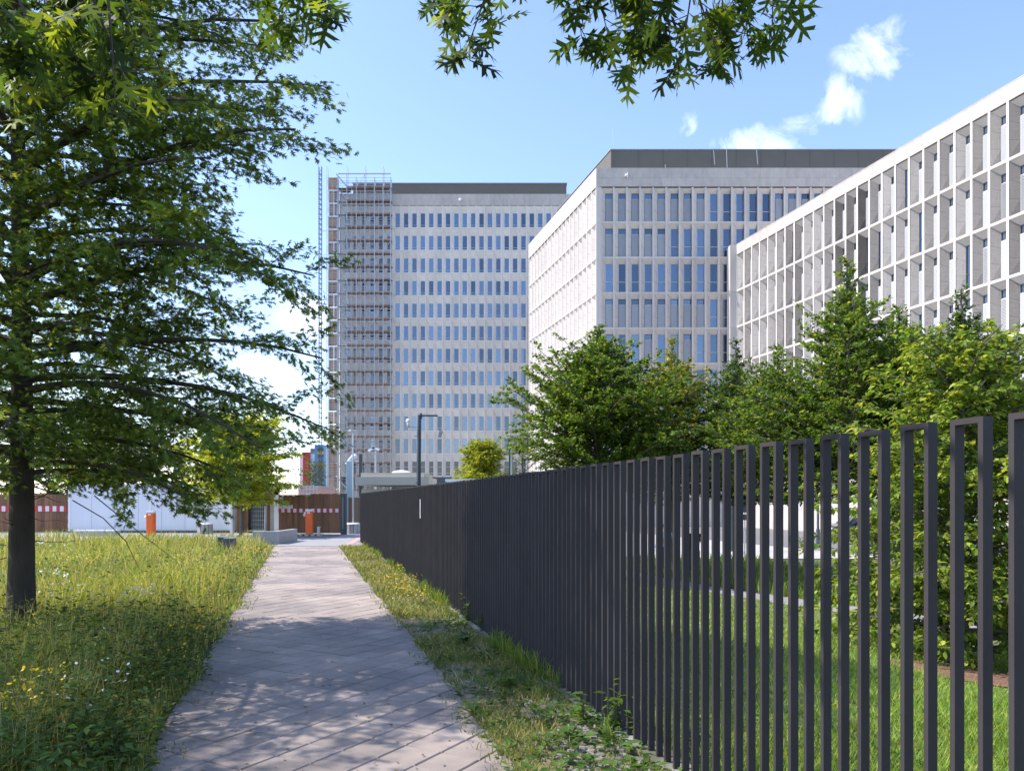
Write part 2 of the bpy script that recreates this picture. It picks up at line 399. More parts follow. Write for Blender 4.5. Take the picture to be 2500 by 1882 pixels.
# gravel path and mulch in the lawn
mb = MB(); cl = [(2.6,31),(4.0,26),(5.4,22.4),(7.0,19.2),(8.7,16.4),(10.6,13.2),(12.5,10)]
for (xa,ya),(xb,yb) in zip(cl[:-1], cl[1:]):
    for s in range(4):
        p = [(xa+(xb-xa)*t, ya+(yb-ya)*t) for t in (s/4,(s+1)/4)]
        mb.quad(*[(x+o_*.48, y+o_*.42, gz(x+o_*.48,y+o_*.42)+.022) for (x,y),o_ in ((p[0],-1),(p[0],1),(p[1],1),(p[1],-1))])
tag(mb.build('gravel_path', M['gravel']), kind='structure')
mb = MB(); pc = [(6.3+1.5*math.cos(t)+.2*math.sin(3*t), 9.9+.95*math.sin(t)+.15*math.cos(4*t)) for t in np.linspace(0, 2*math.pi, 25)[:-1]]
for a in range(24):
    b = (a+1) % 24; mb.quad((6.3,9.9,gz(6.3,9.9)+.06),(*pc[a],gz(*pc[a])+.02),(*pc[b],gz(*pc[b])+.02))
tag(mb.build('mulch_bed', M['mulch']), kind='structure')

# ------------------------------------------------------------------ buildings
PW = 1.265                             # bay width
FINH, DEP = .085, .42
def bay_mesh(name, H, ztop, slabs=3, DEP=DEP, sm='stone'):
    """one precast bay: left fin, sill ledge, splayed left reveal of stone slabs, sloped soffit, right cheek"""
    mb = MB(); xl, xr = .475, PW-FINH
    mb.box(-FINH, FINH, 0, DEP+.08, 0, H)                           # fin
    mb.box(FINH+.001, PW-FINH-.001, -.018, DEP+.05, -.085, .085)   # ledge
    z0 = .085
    mb.quad((FINH,.03,z0),(xl,DEP,z0),(xl,DEP,ztop),(FINH,.03,H-.085), m=1)     # backing in the joints
    def pt(t, s):                      # t across the reveal, s up
        zt = (H-.085)*(1-t)+ztop*t; return (FINH+(xl-FINH)*t-.006*.7, .03+(DEP-.03)*t-.006*.7, z0+(zt-z0)*s)
    for k in range(slabs):
        a, b = k/slabs+.004, (k+1)/slabs-.004
        mb.quad(pt(.02,a), pt(1,a), pt(1,b), pt(.02,b))
    mb.quad((FINH,.03,H-.085),(xl,DEP,ztop),(xr,DEP,ztop),(xr,.03,H-.085))       # soffit
    mb.quad((xr,.03,H-.085),(xr,DEP,ztop),(xr,DEP,z0),(xr,.03,z0))               # right cheek
    mb.quad((xl,DEP,z0),(xr,DEP,z0),(xr,DEP,z0+.05),(xl,DEP,z0+.05))
    return mb.mesh(name, [M[sm], M['joint']])
def window_mesh(name, z0, z1, transom, fr, gl, DEP=DEP):
    mb = MB(); xl, xr = .475, PW-FINH; y = DEP-.01; t = .035
    mb.quad((xl,y+.05,z0),(xr,y+.05,z0),(xr,y+.05,z1),(xl,y+.05,z1), m=1)
    mb.box(xl,xl+t,y,y+.06,z0,z1); mb.box(xr-t,xr,y,y+.06,z0,z1)
    mb.box(xl+t,xr-t,y,y+.06,z0,z0+t); mb.box(xl+t,xr-t,y,y+.06,z1-t,z1)
    for k in transom:
        z = z0+(z1-z0)*k; mb.box(xl+t,xr-t,y,y+.055,z-.03,z+.03)
    return mb.mesh(name, [fr, gl])
def blind_mesh(name, z0, z1, tilt=.028, DEP=DEP):
    mb = MB(); xl, xr = .495, PW-FINH-.02; n = int((z1-z0)/.085)
    for k in range(n):
        z = z0+(z1-z0)*k/n; mb.quad((xl,DEP-.06,z),(xr,DEP-.06,z),(xr,DEP-.06+tilt,z+.085),(xl,DEP-.06+tilt,z+.085))
    mb.box(xl, xr, DEP-.085, DEP-.03, z0-.03, z0)
    return mb.mesh(name, M['blind'])

def facade(parent, origin, rz, ncol, zs, H, meshes, pick, skip=None):
    """zs: floor levels. bay objects (with window and blind children) from left to right seen from outside"""
    ca, sa = math.cos(rz), math.sin(rz)
    for zi, z in enumerate(zs):
        for c in range(ncol):
            if skip and skip(c, zi): continue
            b = obj('facade_bay', meshes['bay'], parent, (origin[0]+ca*PW*c, origin[1]+sa*PW*c, z), rz)
            k = pick(c, zi)
            obj('window', meshes['win_'+k[0]], b)
            if k[1]: obj('blind', meshes['blind_'+k[1]], b)

def hull(poly, z0, z1, mb):            # closed prism
    mb.prism(poly, z0, z1); return mb

# --- building B (middle)
HB = 3.4; YB = 74.0; XB = (1456-1250)/FPX*YB
zB = [28.45-HB*k for k in range(8)]    # sill levels of the storeys from top to bottom
nBL, nBF = 18, 19
cB = Vector((XB, YB, 0)); farB = cB+PD*(PW*nBL+.3)
B = thing('office_building', 'pale stone office block with grid facade in the middle, flat dark attic on top', 'building', (XB, YB, -.85))
off = lambda v: (v[0]-XB, v[1]-YB)
mb = MB(); dpt = .40
ci = cB+PN*dpt+Vector((0,0,0)); 
body = [(cB.x+.75, YB+dpt), (cB.x+40, YB+dpt), (cB.x+40, YB+32), (farB.x+PN.x*dpt, farB.y+PN.y*dpt)]
hull([off(p) for p in body], 0, 33.7, mb); mb.build('wall', M['stone'], B)
mb = MB(); ztop = 31.9+.85
# parapets (front and left) as slabs in two courses
def parapet(parent, o, rz, length, z0, courses, sw, seedv, stag=True, m='stone_p', y0=-.01):
    ca, sa = math.cos(rz), math.sin(rz); r_ = random.Random(seedv)
    for ci_, (za, zb) in enumerate(courses):
        x = -(sw/2 if (ci_ % 2 and stag) else 0)
        while x < length-1e-6:
            xa, xb = max(0, x), min(length, x+sw)
            if xb-xa > .05:
                mb = MB(); mb.box(.004, xb-xa-.004, y0+r_.uniform(-.003,.003), .5, .004, zb-za-.004)
                mb.build('parapet_slab', M[m], parent, (o[0]+ca*xa, o[1]+sa*xa, za), rz)
            x += sw
SX = (cB+PD*0).x-XB
parapet(B, (0,0), 0, 30.4, 31.9+.85, ((32.75,33.6),(33.6,34.55)), PW, 3)
fo = farB-cB
parapet(B, (fo.x,fo.y), ROT_SIDE, PW*nBL+.3, 0, ((32.75,33.6),(33.6,34.55)), PW*2, 5)
mB = {'bay': bay_mesh('facade_bay', HB, HB-.52, 3, .31)}
mB['win_s'] = window_mesh('window', .135, HB-.52, (.36,), M['frame'], M['glass'], .31)
mB['win_p'] = window_mesh('window', .135, HB-.52, (), M['frame_d'], M['glass'], .31)
mB['blind_f'] = blind_mesh('blind', .16, HB-1.05, .028, .31)
rb = random.Random(11)
def pickB(c, zi):
    if zi == 0: return ('p','f') if c < 8 or c > 12 else ('s',None)
    if zi == 1: return ('p','f') if c < 5 else ('s',None)
    if zi == 3: return ('p','f') if c < 8 else ('s',None)
    if zi in (4,5): return ('p','f') if rb.random() < .5 else ('s',None)
    return ('s', None)
facade(B, (.42,0), 0, nBF, [z+.85 for z in zB], HB, mB, pickB, lambda c, zi: c > (18,14,11,10,10,10,10,10)[zi])
facade(B, (fo.x+.15*PN.x*0-PD.x*.2, fo.y-PD.y*.2), ROT_SIDE, nBL, [z+.85 for z in zB], HB, mB, lambda c, zi: ('p', None))
mb = MB(); mb.box(-.02,.36,-.005,.45,0,32.74); mb.build('corner_pier', M['stone'], B)
mb = MB(); mb.box(-.1,.1,-.005,.45,0,32.74); mb.build('corner_pier', M['stone'], B, (-PD.x*.0+PN.x*.12+PD.x*.1,PD.y*.1+PN.y*.12,0), ROT_SIDE)
mb = MB(); aY = YB+3; aX = (1491.5-1250)/FPX*aY
q = [(aX,aY),(aX+42,aY),(aX+42,aY+24),(aX+PD.x*17,aY+PD.y*17)]
hull([off(p) for p in q], 33.6, 37.65, mb); at = mb.build('attic', M['attic'], B)
mb = MB(); q2 = [(aX-.06,aY-.06),(aX+42,aY-.06),(aX+42,aY+24),(aX+PD.x*17-.06,aY+PD.y*17)]; hull([off(p) for p in q2], 37.65, 37.72, mb); mb.build('roof_edge', M['steel'], at)
for ux, h0, h1 in ((1499,37.7,39.6),(1776,34.6,38.3),(1627,34.5,36.0),(1745,36.0,37.4),(1850,36.0,37.5)):
    p = P(ux, 0, YB+2.6); mb = MB(); mb.tube([(p.x-XB,2.6,h0),(p.x-XB-.12,2.6,h1)], .025, 5); mb.build('lightning_rod', M['steel'], B)
mb = MB(); mb.box(-.06,.06,-.4,0,-.06,.06); mb.ball((0,-.42,-.12),.12,8,6); mb.box(.15,.2,-.25,0,-.3,.25); mb.build('roof_camera', M['white'], B, (2.8,-.03,33.75))

for k in range(17):
    MB().box(k*2.45+.3,k*2.45+.34,-.03,0,33.7,37.64).build('cladding_seam', M['attic'], at, (aX-XB,aY-YB,0))
for k,(ux,hh,ww) in enumerate(((1560,.9,.8),(1700,.6,1.6),(1930,1.0,1.0))):
    p = P(ux,0,YB+9); MB().box(0,ww,0,1,37.7,37.7+hh).build('roof_vent', M['steel'], B, (p.x-XB,9,0))
# --- building C (right)
HC = 3.43; C0 = Vector((21.35, 73.0, 0)); nC = 31
Cb = thing('office_wing', 'near pale stone office wing at right, its windows set in deep bays with blinds down', 'building', (C0.x, C0.y, -.85))
zC = [25.0-HC*(k+1)+.85 for k in range(6)]
mb = MB(); e = -PD*(PW*nC); d = PN*(DEP+.09); back = PN*16
hull([(d.x,d.y),(e.x+d.x,e.y+d.y),(e.x+back.x,e.y+back.y),(back.x,back.y)], 0, 25.85, mb); mb.build('wall', M['stone'], Cb)
parapet(Cb, (0,0), ROT_SIDE, PW*nC, 0, ((25.85,26.8),), PW*2, 8)
mb = MB(); hull([(-.02,-.02),(e.x-.02,e.y-.02),(e.x+back.x,e.y+back.y),(back.x,back.y)], 26.8, 26.86, mb); mb.build('roof_edge', M['stone_p'], Cb)
mC = {'bay': bay_mesh('facade_bay', HC, HC-.5)}
mC['win_d'] = window_mesh('window', .135, HC-.5, (), M['frame_d'], M['glass_dark'])
mC['win_s'] = window_mesh('window', .135, HC-.5, (.36,), M['frame_d'], M['glass'])
mC['blind_f'] = blind_mesh('blind', .16, HC-1.02)
mC['blind_t'] = blind_mesh('blind', .16, HC-1.02, .06)
rc = random.Random(5)
def pickC(c, zi):
    x = rc.random()
    if zi == 1 and c in (13,14): return ('s', None)
    if zi == 4 and x < .4 or x < .06: return ('s', None)
    if zi == 1 and c in (22,23): return ('d', 't')
    return ('d', 'f') if x < .93 else ('d', 't')
facade(Cb, (0,0), ROT_SIDE, nC, zC, HC, mC, pickC)
mb = MB(); mb.box(0, PW*nC, -.02, .4, .9, zC[-1]-.09); mb.build('ground_floor_wall', M['stone_p'], Cb, (0,0,0), ROT_SIDE)
mb = MB(); mb.box(0, PW*nC, -.09, .4, 0, .9); mb.build('plinth', M['stone_p'], Cb, (0,0,0), ROT_SIDE)
gw = MB(); gw.box(0,.8,-.03,.0,0,2.3); gw.box(.04,.76,-.034,-.03,1.75,2.26,m=1)
for k in range(18): gw.quad((.04,-.045,.05+k*.095),(.76,-.045,.05+k*.095),(.76,-.032,.05+k*.095+.09),(.04,-.032,.05+k*.095+.09),m=2)
gwm = gw.mesh('window', [M['frame'], M['glass_dark'], M['blind']])
for k in range(12):
    p = Vector((math.cos(ROT_SIDE), math.sin(ROT_SIDE)))*(PW*(2*k+5)+.3)
    obj('window', gwm, Cb, (p.x,p.y,1.75), ROT_SIDE)
# short return wing between B and C
mb = MB(); mb.box(0,.62,0,1.1,0,26.8)
for z in zC: mb.box(-.03,.62,-.04,0,z-.08,z+.08)
tag(mb.build('connecting_pier', M['stone'], Cb, (-.62,.0,0)), label='narrow stone return closing the gap to the taller block')

# --- building A (far, with scaffold)
HA = 3.4; YA = 115.7; sA = YA/FPX
XA = (829-1250)*sA
A = thing('office_tower', 'farthest and tallest pale stone office block, its left corner behind scaffolding', 'building', (XA, YA, -.85))
zA = [EYE+(HOR-556.7)*sA-HA*k+.85 for k in range(12)]
ZP0, ZP1 = EYE+(HOR-502)*sA+.85, EYE+(HOR-474)*sA+.85
mb = MB(); mb.box(.05, 36, .36, 30, 0, ZP0+.3); mb.build('wall', M['stone'], A)
parapet(A, (0,0), 0, 36, 0, ((ZP0,ZP1),), PW*2, 15)
mA = {'bay': bay_mesh('facade_bay', HA, HA-1.12, 2, .27, 'stone_a'), 'win_s': window_mesh('window', .135, HA-1.12, (.16,), M['frame'], M['glass'], .27),
      'blind_f': blind_mesh('blind', .4, HA-1.4)}
mA['win_d'] = window_mesh('window', .135, HA-1.12, (.16,.6), M['frame'], M['glass_dark'], .27)
facade(A, (.32,0), 0, 27, zA, HA, mA, lambda c, zi: ('d' if (c < 6 and (c*7+zi*3) % 3) or zi > 10 else 's', None), lambda c, zi: c > (26,24,22)[min(zi,2)])
mb = MB(); mb.box(0,.24,0,.45,0,ZP0); mb.build('corner_pier', M['stone'], A)
mb = MB(); mb.box(.3,34,-.05,.4,zA[-1]-2.0,zA[-1]-.2); mb.build('plinth_band', M['dsteel'], A)
p = P(862,448.6,YA+3)
mb = MB(); mb.box(p.x-XA, (1383-1250)/FPX*(YA+3)-XA, 3, 22, ZP1-.3, p.z+.85); at = mb.build('attic', M['attic'], A)
mb = MB(); mb.box(p.x-XA-.1, (1383-1250)/FPX*(YA+3)-XA+.1, 2.9, 22, p.z+.851, p.z+.97); mb.build('roof_edge', M['steel'], at)
mb = MB(); mb.box(-.1,.1,-.5,0,-.08,.08); mb.ball((0,-.5,-.2),.22,8,6); mb.build('roof_camera', M['white'], A, (P(1124,0,YA).x-XA,-.02,ZP0+.85))

# scaffold round A's left corner
sc = thing('scaffold', 'tall galvanised scaffold with brown decks and stair flights on the far tower corner', 'scaffold', (XA-1.6, YA-1.4, -.85))
sw_ = (959-829)*sA+1.5; LIFT = 1.95; nl = 25; topz = 51.0
xp = [0, 1.6, 3.0, 4.4, 5.7, 7.1, 8.4, sw_]
for i, x in enumerate(xp):
    for y in (0, .9):
        mb = MB(); mb.tube([(x,y,0),(x,y,topz+(1.2 if i in (0,2,4,6) else -.4))], .06, 5); mb.build('standard', M['steel'], sc)
rs = random.Random(2)
for i, x in enumerate((.8,2.3,3.7,5.05,6.4,7.75)):
    mb = MB(); mb.tube([(x,.0,0),(x,.0,topz-1.5-i*.3)], .03, 4); mb.build('standard', M['steel'], sc)
for k in range(nl):
    z = 2.2+k*LIFT
    mb = MB(); xa = 3.0
    for s in range(3): mb.box(xa, sw_+rs.uniform(0,.25), .05+s*.28, .30+s*.28, z, z+.06)
    mb.build('deck', M['deck'], sc)
    mb = MB(); mb.box(xa, sw_, -.02, .0, z+.06, z+.24); mb.build('toe_board', M['deck'], sc)
    mb = MB()
    for h in (.3, .55, .8, 1.05, 1.5): mb.tube([(0,-.03,z+h),(sw_,-.03,z+h)], .028, 4)
    mb.build('guard_rail', M['steel'], sc)
    mb = MB(); mb.box(1.45,3.0,-.02,.8,z-.02,z+.03)
    for y in (-.42,-.02): mb.tube([(1.5,y,z+LIFT),(3.15,y,z)], .05, 4)
    for q_ in range(8):
        t = (q_+.5)/8; mb.box(1.5+1.65*t-.1,1.5+1.65*t+.1,-.42,-.02,z+LIFT*(1-t)-.02,z+LIFT*(1-t)+.02)
    mb.build('stair_flight', M['steel'], sc)
    if True:
        mb = MB(); j = k % 4+3; mb.tube([(xp[j],-.04,z),(xp[j+1] if j+1 < len(xp) else sw_,-.04,z+LIFT)], .03, 4); mb.build('brace', M['steel'], sc)
    for c2 in range(2):
        mb = MB(); mb.box(.1+c2*.75+rs.uniform(-.05,.05), .8+c2*.72, .95, 1.0+rs.uniform(0,.08), z+.1, z+LIFT-.02); mb.build('facade_board', M['ply'], sc)
mb = MB(); mb.tube([(1.7,0,topz+.1),(sw_,0,topz+.1)], .09, 5); mb.tube([(0,0,topz-1.2),(sw_,0,topz-1.2)], .05, 5); mb.build('top_beam', M['steel'], sc)
mb = MB(); mb.box(1.8,3.4,.1,.9,48.6,49.0); mb.build('deck', M['wood'], sc)

# hoist mast
hp = P(782, 0, YA+.5); hz = P(782, 407, YA+.5).z+.85
hm = thing('hoist_mast', 'slim dark lattice hoist mast standing free left of the scaffold', 'mast', (hp.x, hp.y, -.85))
for a, b in ((-.2,-.2),(.2,-.2),(.2,.2),(-.2,.2)):
    mb = MB(); mb.tube([(a,b,0),(a,b,hz)], .04, 4); mb.build('chord', M['mast'], hm)
mb = MB()
for k in range(int(hz/.75)):
    z = k*.75
    mb.box(-.2,.2,-.23,-.17,z,z+.09); mb.tube([(-.2,-.2,z),(.2,-.2,z+.75)], .03, 4); mb.box(-.2,.2,.17,.23,z,z+.06)
mb.build('lacing', M['mast'], hm)
for k in range(8):
    mb = MB(); z = 4+k*5.6; mb.tube([(0,0,z),(1.9,0,z)], .025, 4); mb.tube([(0,0,z),(1.9,0,z+.35)], .02, 4); mb.build('tie', M['steel'], hm)

# ------------------------------------------------------------------ steel fence
fl = thing('steel_fence', 'long dark grey fence of narrow upright steel frames along the path', 'fence', (lx(FX,2), 2, 0))
FW, FP, FB, FD, FHt = .137, .236, .021, .042, 1.985
mb = MB(); mb.box(0,FB,0,FD,0.02,FHt-FB); mb.box(FW-FB,FW,0,FD,0.02,FHt-FB); mb.box(0,FW,0,FD,FHt-FB,FHt)
fm = mb.mesh('frame', M['fence'])
fr = random.Random(9)
nfr = 131
for k in range(nfr):
    s = -.6585+k*FP; p = PD*s
    o = obj('frame', fm, fl, (p.x, p.y, fr.uniform(-.004,.004)), ROT_SIDE+fr.uniform(-.004,.004))
    o.rotation_euler[1] = fr.uniform(-.0012,.0012)
mb = MB(); a = PD*(-1.2); mb.box(-nfr*FP+.5, 1.2, -.06, .14, -.05, .035); mb.build('base_strip', M['strip'], fl, (0,0,0), ROT_SIDE)
tag(MB().box(0,.05,-.012,-.004,1.35,1.72).build('marker_strip', M['paper'], fl, tuple(PD*(15.05/math.cos(TH)-2/math.cos(TH))), ROT_SIDE), label='small white strip fixed to the fence')

# ------------------------------------------------------------------ gate, container, street furniture
def boards(parent, x0, x1, y, z0, z1, mname, wdt=.13, seedv=1, thick=.03):
    r_ = random.Random(seedv); n = max(1, int((x1-x0)/wdt)); b = (x1-x0)/n
    bm_ = MB().box(.003,b-.003,0,thick,0,1).mesh('board', M[mname])
    for i in range(n):
        o = obj('board', bm_, parent, (x0+i*b, y+r_.uniform(-.006,.006), z0)); o.scale = (1,1,z1-z0+r_.uniform(-.012,.012))
def warn_strip(parent, x0, x1, y, z, h=.28, step=.29):
    i = 0; x = x0
    while x < x1-.02:
        b = min(x1, x+step); mb = MB(); mb.box(x,b,y-.012,y-.004,z,z+h); mb.build('warning_panel', M['red'] if i % 2 == 0 else M['paper'], parent); x = b; i += 1
g = thing('wooden_gate', 'brown vertical-board gate with red and white warning strip at the path end', 'gate', (0,38.0,0))
boards(g, -11.56, -9.98, .04, .1, 1.93, 'wood', seedv=2); boards(g, -9.97, -8.48, 0, .08, 2.02, 'wood', seedv=3)
boards(g, -9.97, -8.48, .05, 1.9, 1.98, 'wood_grey', seedv=4)
mb = MB(); mb.box(-11.56,-9.98,0,.06,1.93,1.97); mb.build('top_rail', M['wood'], g)
warn_strip(g, -11.55, -8.5, -.01, 1.10, .19, .148)
mb = MB(); mb.box(-11.5,-11.32,0,.01,1.63,1.86); mb.build('sign', M['paper'], g)
mb = MB(); mb.tube([(-11.41,-.012,1.72),(-11.41,-.004,1.72)], .06, 14); mb.build('prohibition_disc', M['black'], g)
mb = MB(); mb.box(-11.34,-10.85,0,.012,1.28,1.47); mb.box(-11.52,-11.36,0,.012,1.27,1.5); mb.build('sign', M['paper'], g)
g2 = thing('metal_gate_post', 'grey sheet-steel gate post at the right end of the wooden gate', 'post', (-8.46,37.9,0))
for k in range(3):
    mb = MB(); mb.box(k*.1,.095+k*.1,-.02*(k % 2),.1,0,2.03); mb.build('profile', M['dsteel'], g2)
mb = MB(); mb.box(.11,.125,-.03,-.022,.3,1.85); mb.build('hinge_rod', M['steel'], g2)
g3 = thing('weathered_fence', 'weathered brown board fence between gate post and steel fence', 'fence', (0,40.3,0))
boards(g3, -8.6, -6.0, 0, .05, 1.83, 'wood_grey', seedv=6); MB().box(-8.6,-6.0,-.05,.08,1.83,1.88).build('top_rail', M['concrete'], g3)
g4 = thing('site_hoarding', 'brown board hoarding with red and white strip left of the white container', 'fence', (0,40.1,0))
boards(g4, -31, -23.2, 0, .05, 2.0, 'wood', .2, seedv=7); warn_strip(g4, -31, -23.25, -.01, 1.12, .28, .19)

ct = thing('site_container', 'long white site office container behind the meadow', 'container', (-23.1,40,0))
CL, CH = 8.5, 2.55
mb = MB(); mb.box(0,CL,0.02,2.4,.12,CH-.14); mb.build('wall', M['cont'], ct)
for k in range(7):
    mb = MB(); mb.box(k*CL/7+.01,(k+1)*CL/7-.01,-.012,.02,.16,CH-.16); mb.build('wall_panel', M['cont'], ct)
for x in (0, CL/2-.06, CL-.12):
    mb = MB(); mb.box(x,x+.12,-.03,.1,0.1,CH); mb.build('corner_post', M['white'], ct)
mb = MB(); mb.box(-.02,CL+.02,-.04,2.42,CH-.14,CH); mb.build('roof', M['white'], ct)
mb = MB(); mb.box(0,CL,-.02,2.4,0,.12); mb.build('base_rail', M['dsteel'], ct)
for xw in (5.55, 6.45):
    wn = MB(); wn.box(xw,xw+.78,-.045,-.012,.95,1.95); wob = wn.build('window', M['white'], ct)
    MB().box(xw+.06,xw+.72,-.06,-.046,1.27,1.9).build('shutter', M['concrete'], wob)
    MB().box(xw+.06,xw+.72,-.05,-.046,1.0,1.26).build('pane', M['glass_dark'], wob)

po = thing('entrance_portal', 'grey steel entrance portal with mesh turnstile beside the white container', 'portal', (-14.55,39.6,0))
MB().box(0,2.55,-.1,2.2,2.28,2.58).build('roof', M['white'], po)
MB().box(.0,2.5,.0,.1,1.98,2.279).build('lintel', M['concrete'], po)
MB().box(.02,.2,0,.2,0,2.28).build('post', M['white'], po); MB().box(2.28,2.52,0,.2,0,2.28).build('post', M['white'], po); MB().box(2.0,2.22,.25,.4,0,2.2).build('post', M['concrete'], po)
boards(po, .25, .85, .3, .02, 1.95, 'wood', .12, 21); boards(po, 1.72, 2.0, .3, .02, 1.95, 'wood', .14, 22)
mb = MB()
for k in range(9): mb.tube([(.9+k*.1,.6,.15),(.9+k*.1,.6,1.9)], .014, 4)
for k in range(8): mb.tube([(.88,.6,.2+k*.23),(1.72,.6,.2+k*.23)], .014, 4)
mb.build('turnstile_grille', M['steel'], po)
MB().box(.2,2.2,1.6,1.64,.1,1.97).build('back_panel', M['dsteel'], po)

def barrier(name, label, x, y, h=1.18, legs=True):
    t = thing(name, label, 'barrier', (x,y,0), group='orange barrier housings')
    MB().box(-.15,.15,-.15,.15,.12,h).build('housing', M['orange'], t, bevel=.015)
    MB().box(-.155,.155,-.155,.155,h,h+.09).build('cap', M['white'], t, bevel=.01)
    MB().box(-.06,.06,-.165,-.151,h-.1,h-.03).build('label_plate', M['paper'], t)
    MB().ball((-.22,-.02,h-.18),.075,8,6).box(-.25,-.16,-.05,.03,h-.2,h-.02).build('beacon', M['lamp_white'], t)
    if legs:
        MB().box(-.42,.62,-.22,.22,.02,.12).build('base', M['concrete'], t)
        for k in range(7): MB().box(-.4+k*.145,-.33+k*.145,-.232,-.222,.03,.11).build('hazard_stripe', M['black'] if k % 2 else M['yellow'], t)
        MB().box(.38,.5,-.06,.06,.12,.42).tube([(.44,0,.42),(.44,0,.46)],.1,8).build('cradle_post', M['steel'], t)
    return t
barrier('barrier_housing', 'orange barrier housing on a striped foot in front of the wooden gate', -9.55, 36.2)
barrier('barrier_housing', 'orange barrier housing at the meadow edge before the white container', -15.6, 33.2, 1.15, False)

def ballast_pole(x, y, h, label, cam_=False, head=None):
    t = thing('ballasted_pole', label, 'pole', (x,y,0))
    MB().tube([(0,0,0),(0,0,h)], .045, 8).build('pole', M['steel'], t)
    mb = MB(); n = 12
    for k in range(n):
        a = 2*math.pi*k/n; mb.box(-.075,.075,.30,.36,0,.5, T=Matrix.Rotation(a,4,'Z'))
    mb.tube([(0,0,0),(0,0,.48)], .31, 12); mb.build('ballast_drum', M['concrete'], t)
    MB().tube([(0,0,.5),(0,0,.56)], [.36,.3], 12).build('drum_lid', M['white'], t)
    if head == 'cam':
        MB().tube([(0,0,h),(-.25,0,h-.02)], .03, 6).ball((0,0,h+.05),.13,8,6).build('camera_dome', M['white'], t)
    if head == 'disc':
        MB().tube([(0,0,h),(0,0,h+.08)], .22, 10).build('lamp_disc', M['steel'], t)
    return t
ballast_pole(P(501,0,38.6).x, 38.6, 4.4, 'thin grey pole in a concrete drum before the container window', head='cam')
ballast_pole(P(862,0,38.9).x, 38.9, P(862,1053,38.9).z, 'tall grey pole in a concrete drum beside the grey gate post', head='disc')
t = thing('flagpole', 'bare tall metal pole leaning slightly beside the entrance portal', 'pole', (P(647,0,37).x, 37, 0))
MB().tube([(0,0,0),(.1,0,4.35)], [.06,.045], 8).build('shaft', M['steel'], t); MB().box(-.12,.12,-.12,.12,0,.03).build('foot_plate', M['steel'], t)
t = thing('flagpole', 'shorter metal pole standing left of the portal opening', 'pole', (P(568,0,37.4).x, 37.4, 0))
MB().tube([(0,0,0),(0,0,2.45)], .055, 8).build('shaft', M['steel'], t); MB().box(-.12,.12,-.12,.12,0,.03).build('foot_plate', M['steel'], t)
t = thing('vent_column', 'pale blue metal column with slanted top behind the weathered fence', 'column', (P(854.5,0,44).x, 44, 0))
MB().box(-.2,.2,-.15,.15,0,P(0,1125,44).z).build('shaft', M['duct'], t, bevel=.02)
a = P(0,1125,44).z; MB().tube([(-.2,0,a-.2),(.22,0,a+.32)], .1, 6).build('slanted_head', M['white'], t)
t = thing('security_mast', 'dark mast with white dome camera left of the guardhouse roof', 'mast', (P(881,0,47).x, 47, 0))
a = P(0,1108,47).z; MB().box(-.09,.09,-.09,.09,0,a).build('shaft', M['dsteel'], t); MB().tube([(0,0,a-.5),(-.33,0,a-.42)],.03,5).ball((-.35,0,a-.15),.14,8,6).build('camera', M['white'], t)
MB().tube([(0,0,a-.4),(.18,0,a-1.6)],.03,5).build('stay', M['steel'], t)
t = thing('floodlight_pole', 'slim pole with two tilted white floodlights above the guardhouse', 'lamp post', (P(917.5,0,60).x, 60, -.3))
a = P(0,1100,60).z+.3; MB().tube([(0,0,0),(0,0,a)],.07,6).build('shaft', M['steel'], t)
for s_, r_ in ((-.28,-.5),(.02,.3)):
    MB().box(-.35,.25,-.12,.12,-.08,.08,T=Matrix.Rotation(r_,4,'Y')).build('floodlight', M['white'], t, (s_,0,a+.15))

gh = thing('guardhouse', 'low beige guardhouse with flat overhanging roof and white rooflight', 'building', (-9.2,45,-.15))
MB().box(.3,5.3,.4,4.5,0,2.5).build('wall', M['beige'], gh)
x1 = P(1046,0,45).x+9.2
MB().box(0,x1,0,5,EYE-(1184-HOR)/FPX*45+.15,EYE-(1164-HOR)/FPX*45+.15).build('fascia', M['beige'], gh)
MB().box(.28,x1-.3,.3,4.6,EYE-(1164-HOR)/FPX*45+.151,EYE-(1153-HOR)/FPX*45+.15).build('roof', M['beige'], gh)
MB().ball((2.4,2.2,3.4),.72,14,8,sq=(1,1,.42)).build('rooflight', M['white'], gh, smooth=True)
for k in range(3): MB().box(.6+k*1.5,1.7+k*1.5,.38,.399,1.3,2.3).build('window', M['glass_dark'], gh)
t = thing('canopy', 'small flat white canopy roof just above the fence top', 'canopy', (P(1087,0,40).x,40,-.4))
MB().box(0,2.4,0,2,EYE-(1176-HOR)/FPX*40+.4,EYE-(1169-HOR)/FPX*40+.4).build('roof', M['white'], t)
for x in (.1,2.2): MB().box(x,x+.1,.1,.2,0,2.9).build('post', M['steel'], t)

t = thing('lamp_mast', 'thick dark lamp mast with flat arm and camera bracket behind the fence', 'lamp post', (P(1020.5,0,28).x, 28, gz(P(1020,0,28).x,28)))
a = P(0,1013,28).z-t.location.z; MB().tube([(0,0,0),(.05,0,a)], [.088,.072], 12).build('shaft', M['dsteel'], t, smooth=False)
MB().box(.1,.72,-.06,.06,a-.05,a).box(.08,.15,-.04,.04,a-.14,a+.06).build('lamp_head', M['dsteel'], t)
MB().tube([(0,0,a-.42),(-.36,0,a-.44)],.018,6).tube([(0,0,a-.78),(-.15,0,a-.76)],.018,6).build('bracket', M['steel'], t)
MB().ball((-.36,0,a-.22),.085,10,7).tube([(-.36,0,a-.42),(-.36,0,a-.22)],.05,8).build('camera_dome', M['white'], t, smooth=True)
MB().box(-.41,-.29,-.05,.05,a-.75,a-.5,T=Matrix.Rotation(.25,4,'Y')@Matrix.Translation((.12,0,0))).build('floodlight', M['concrete'], t)
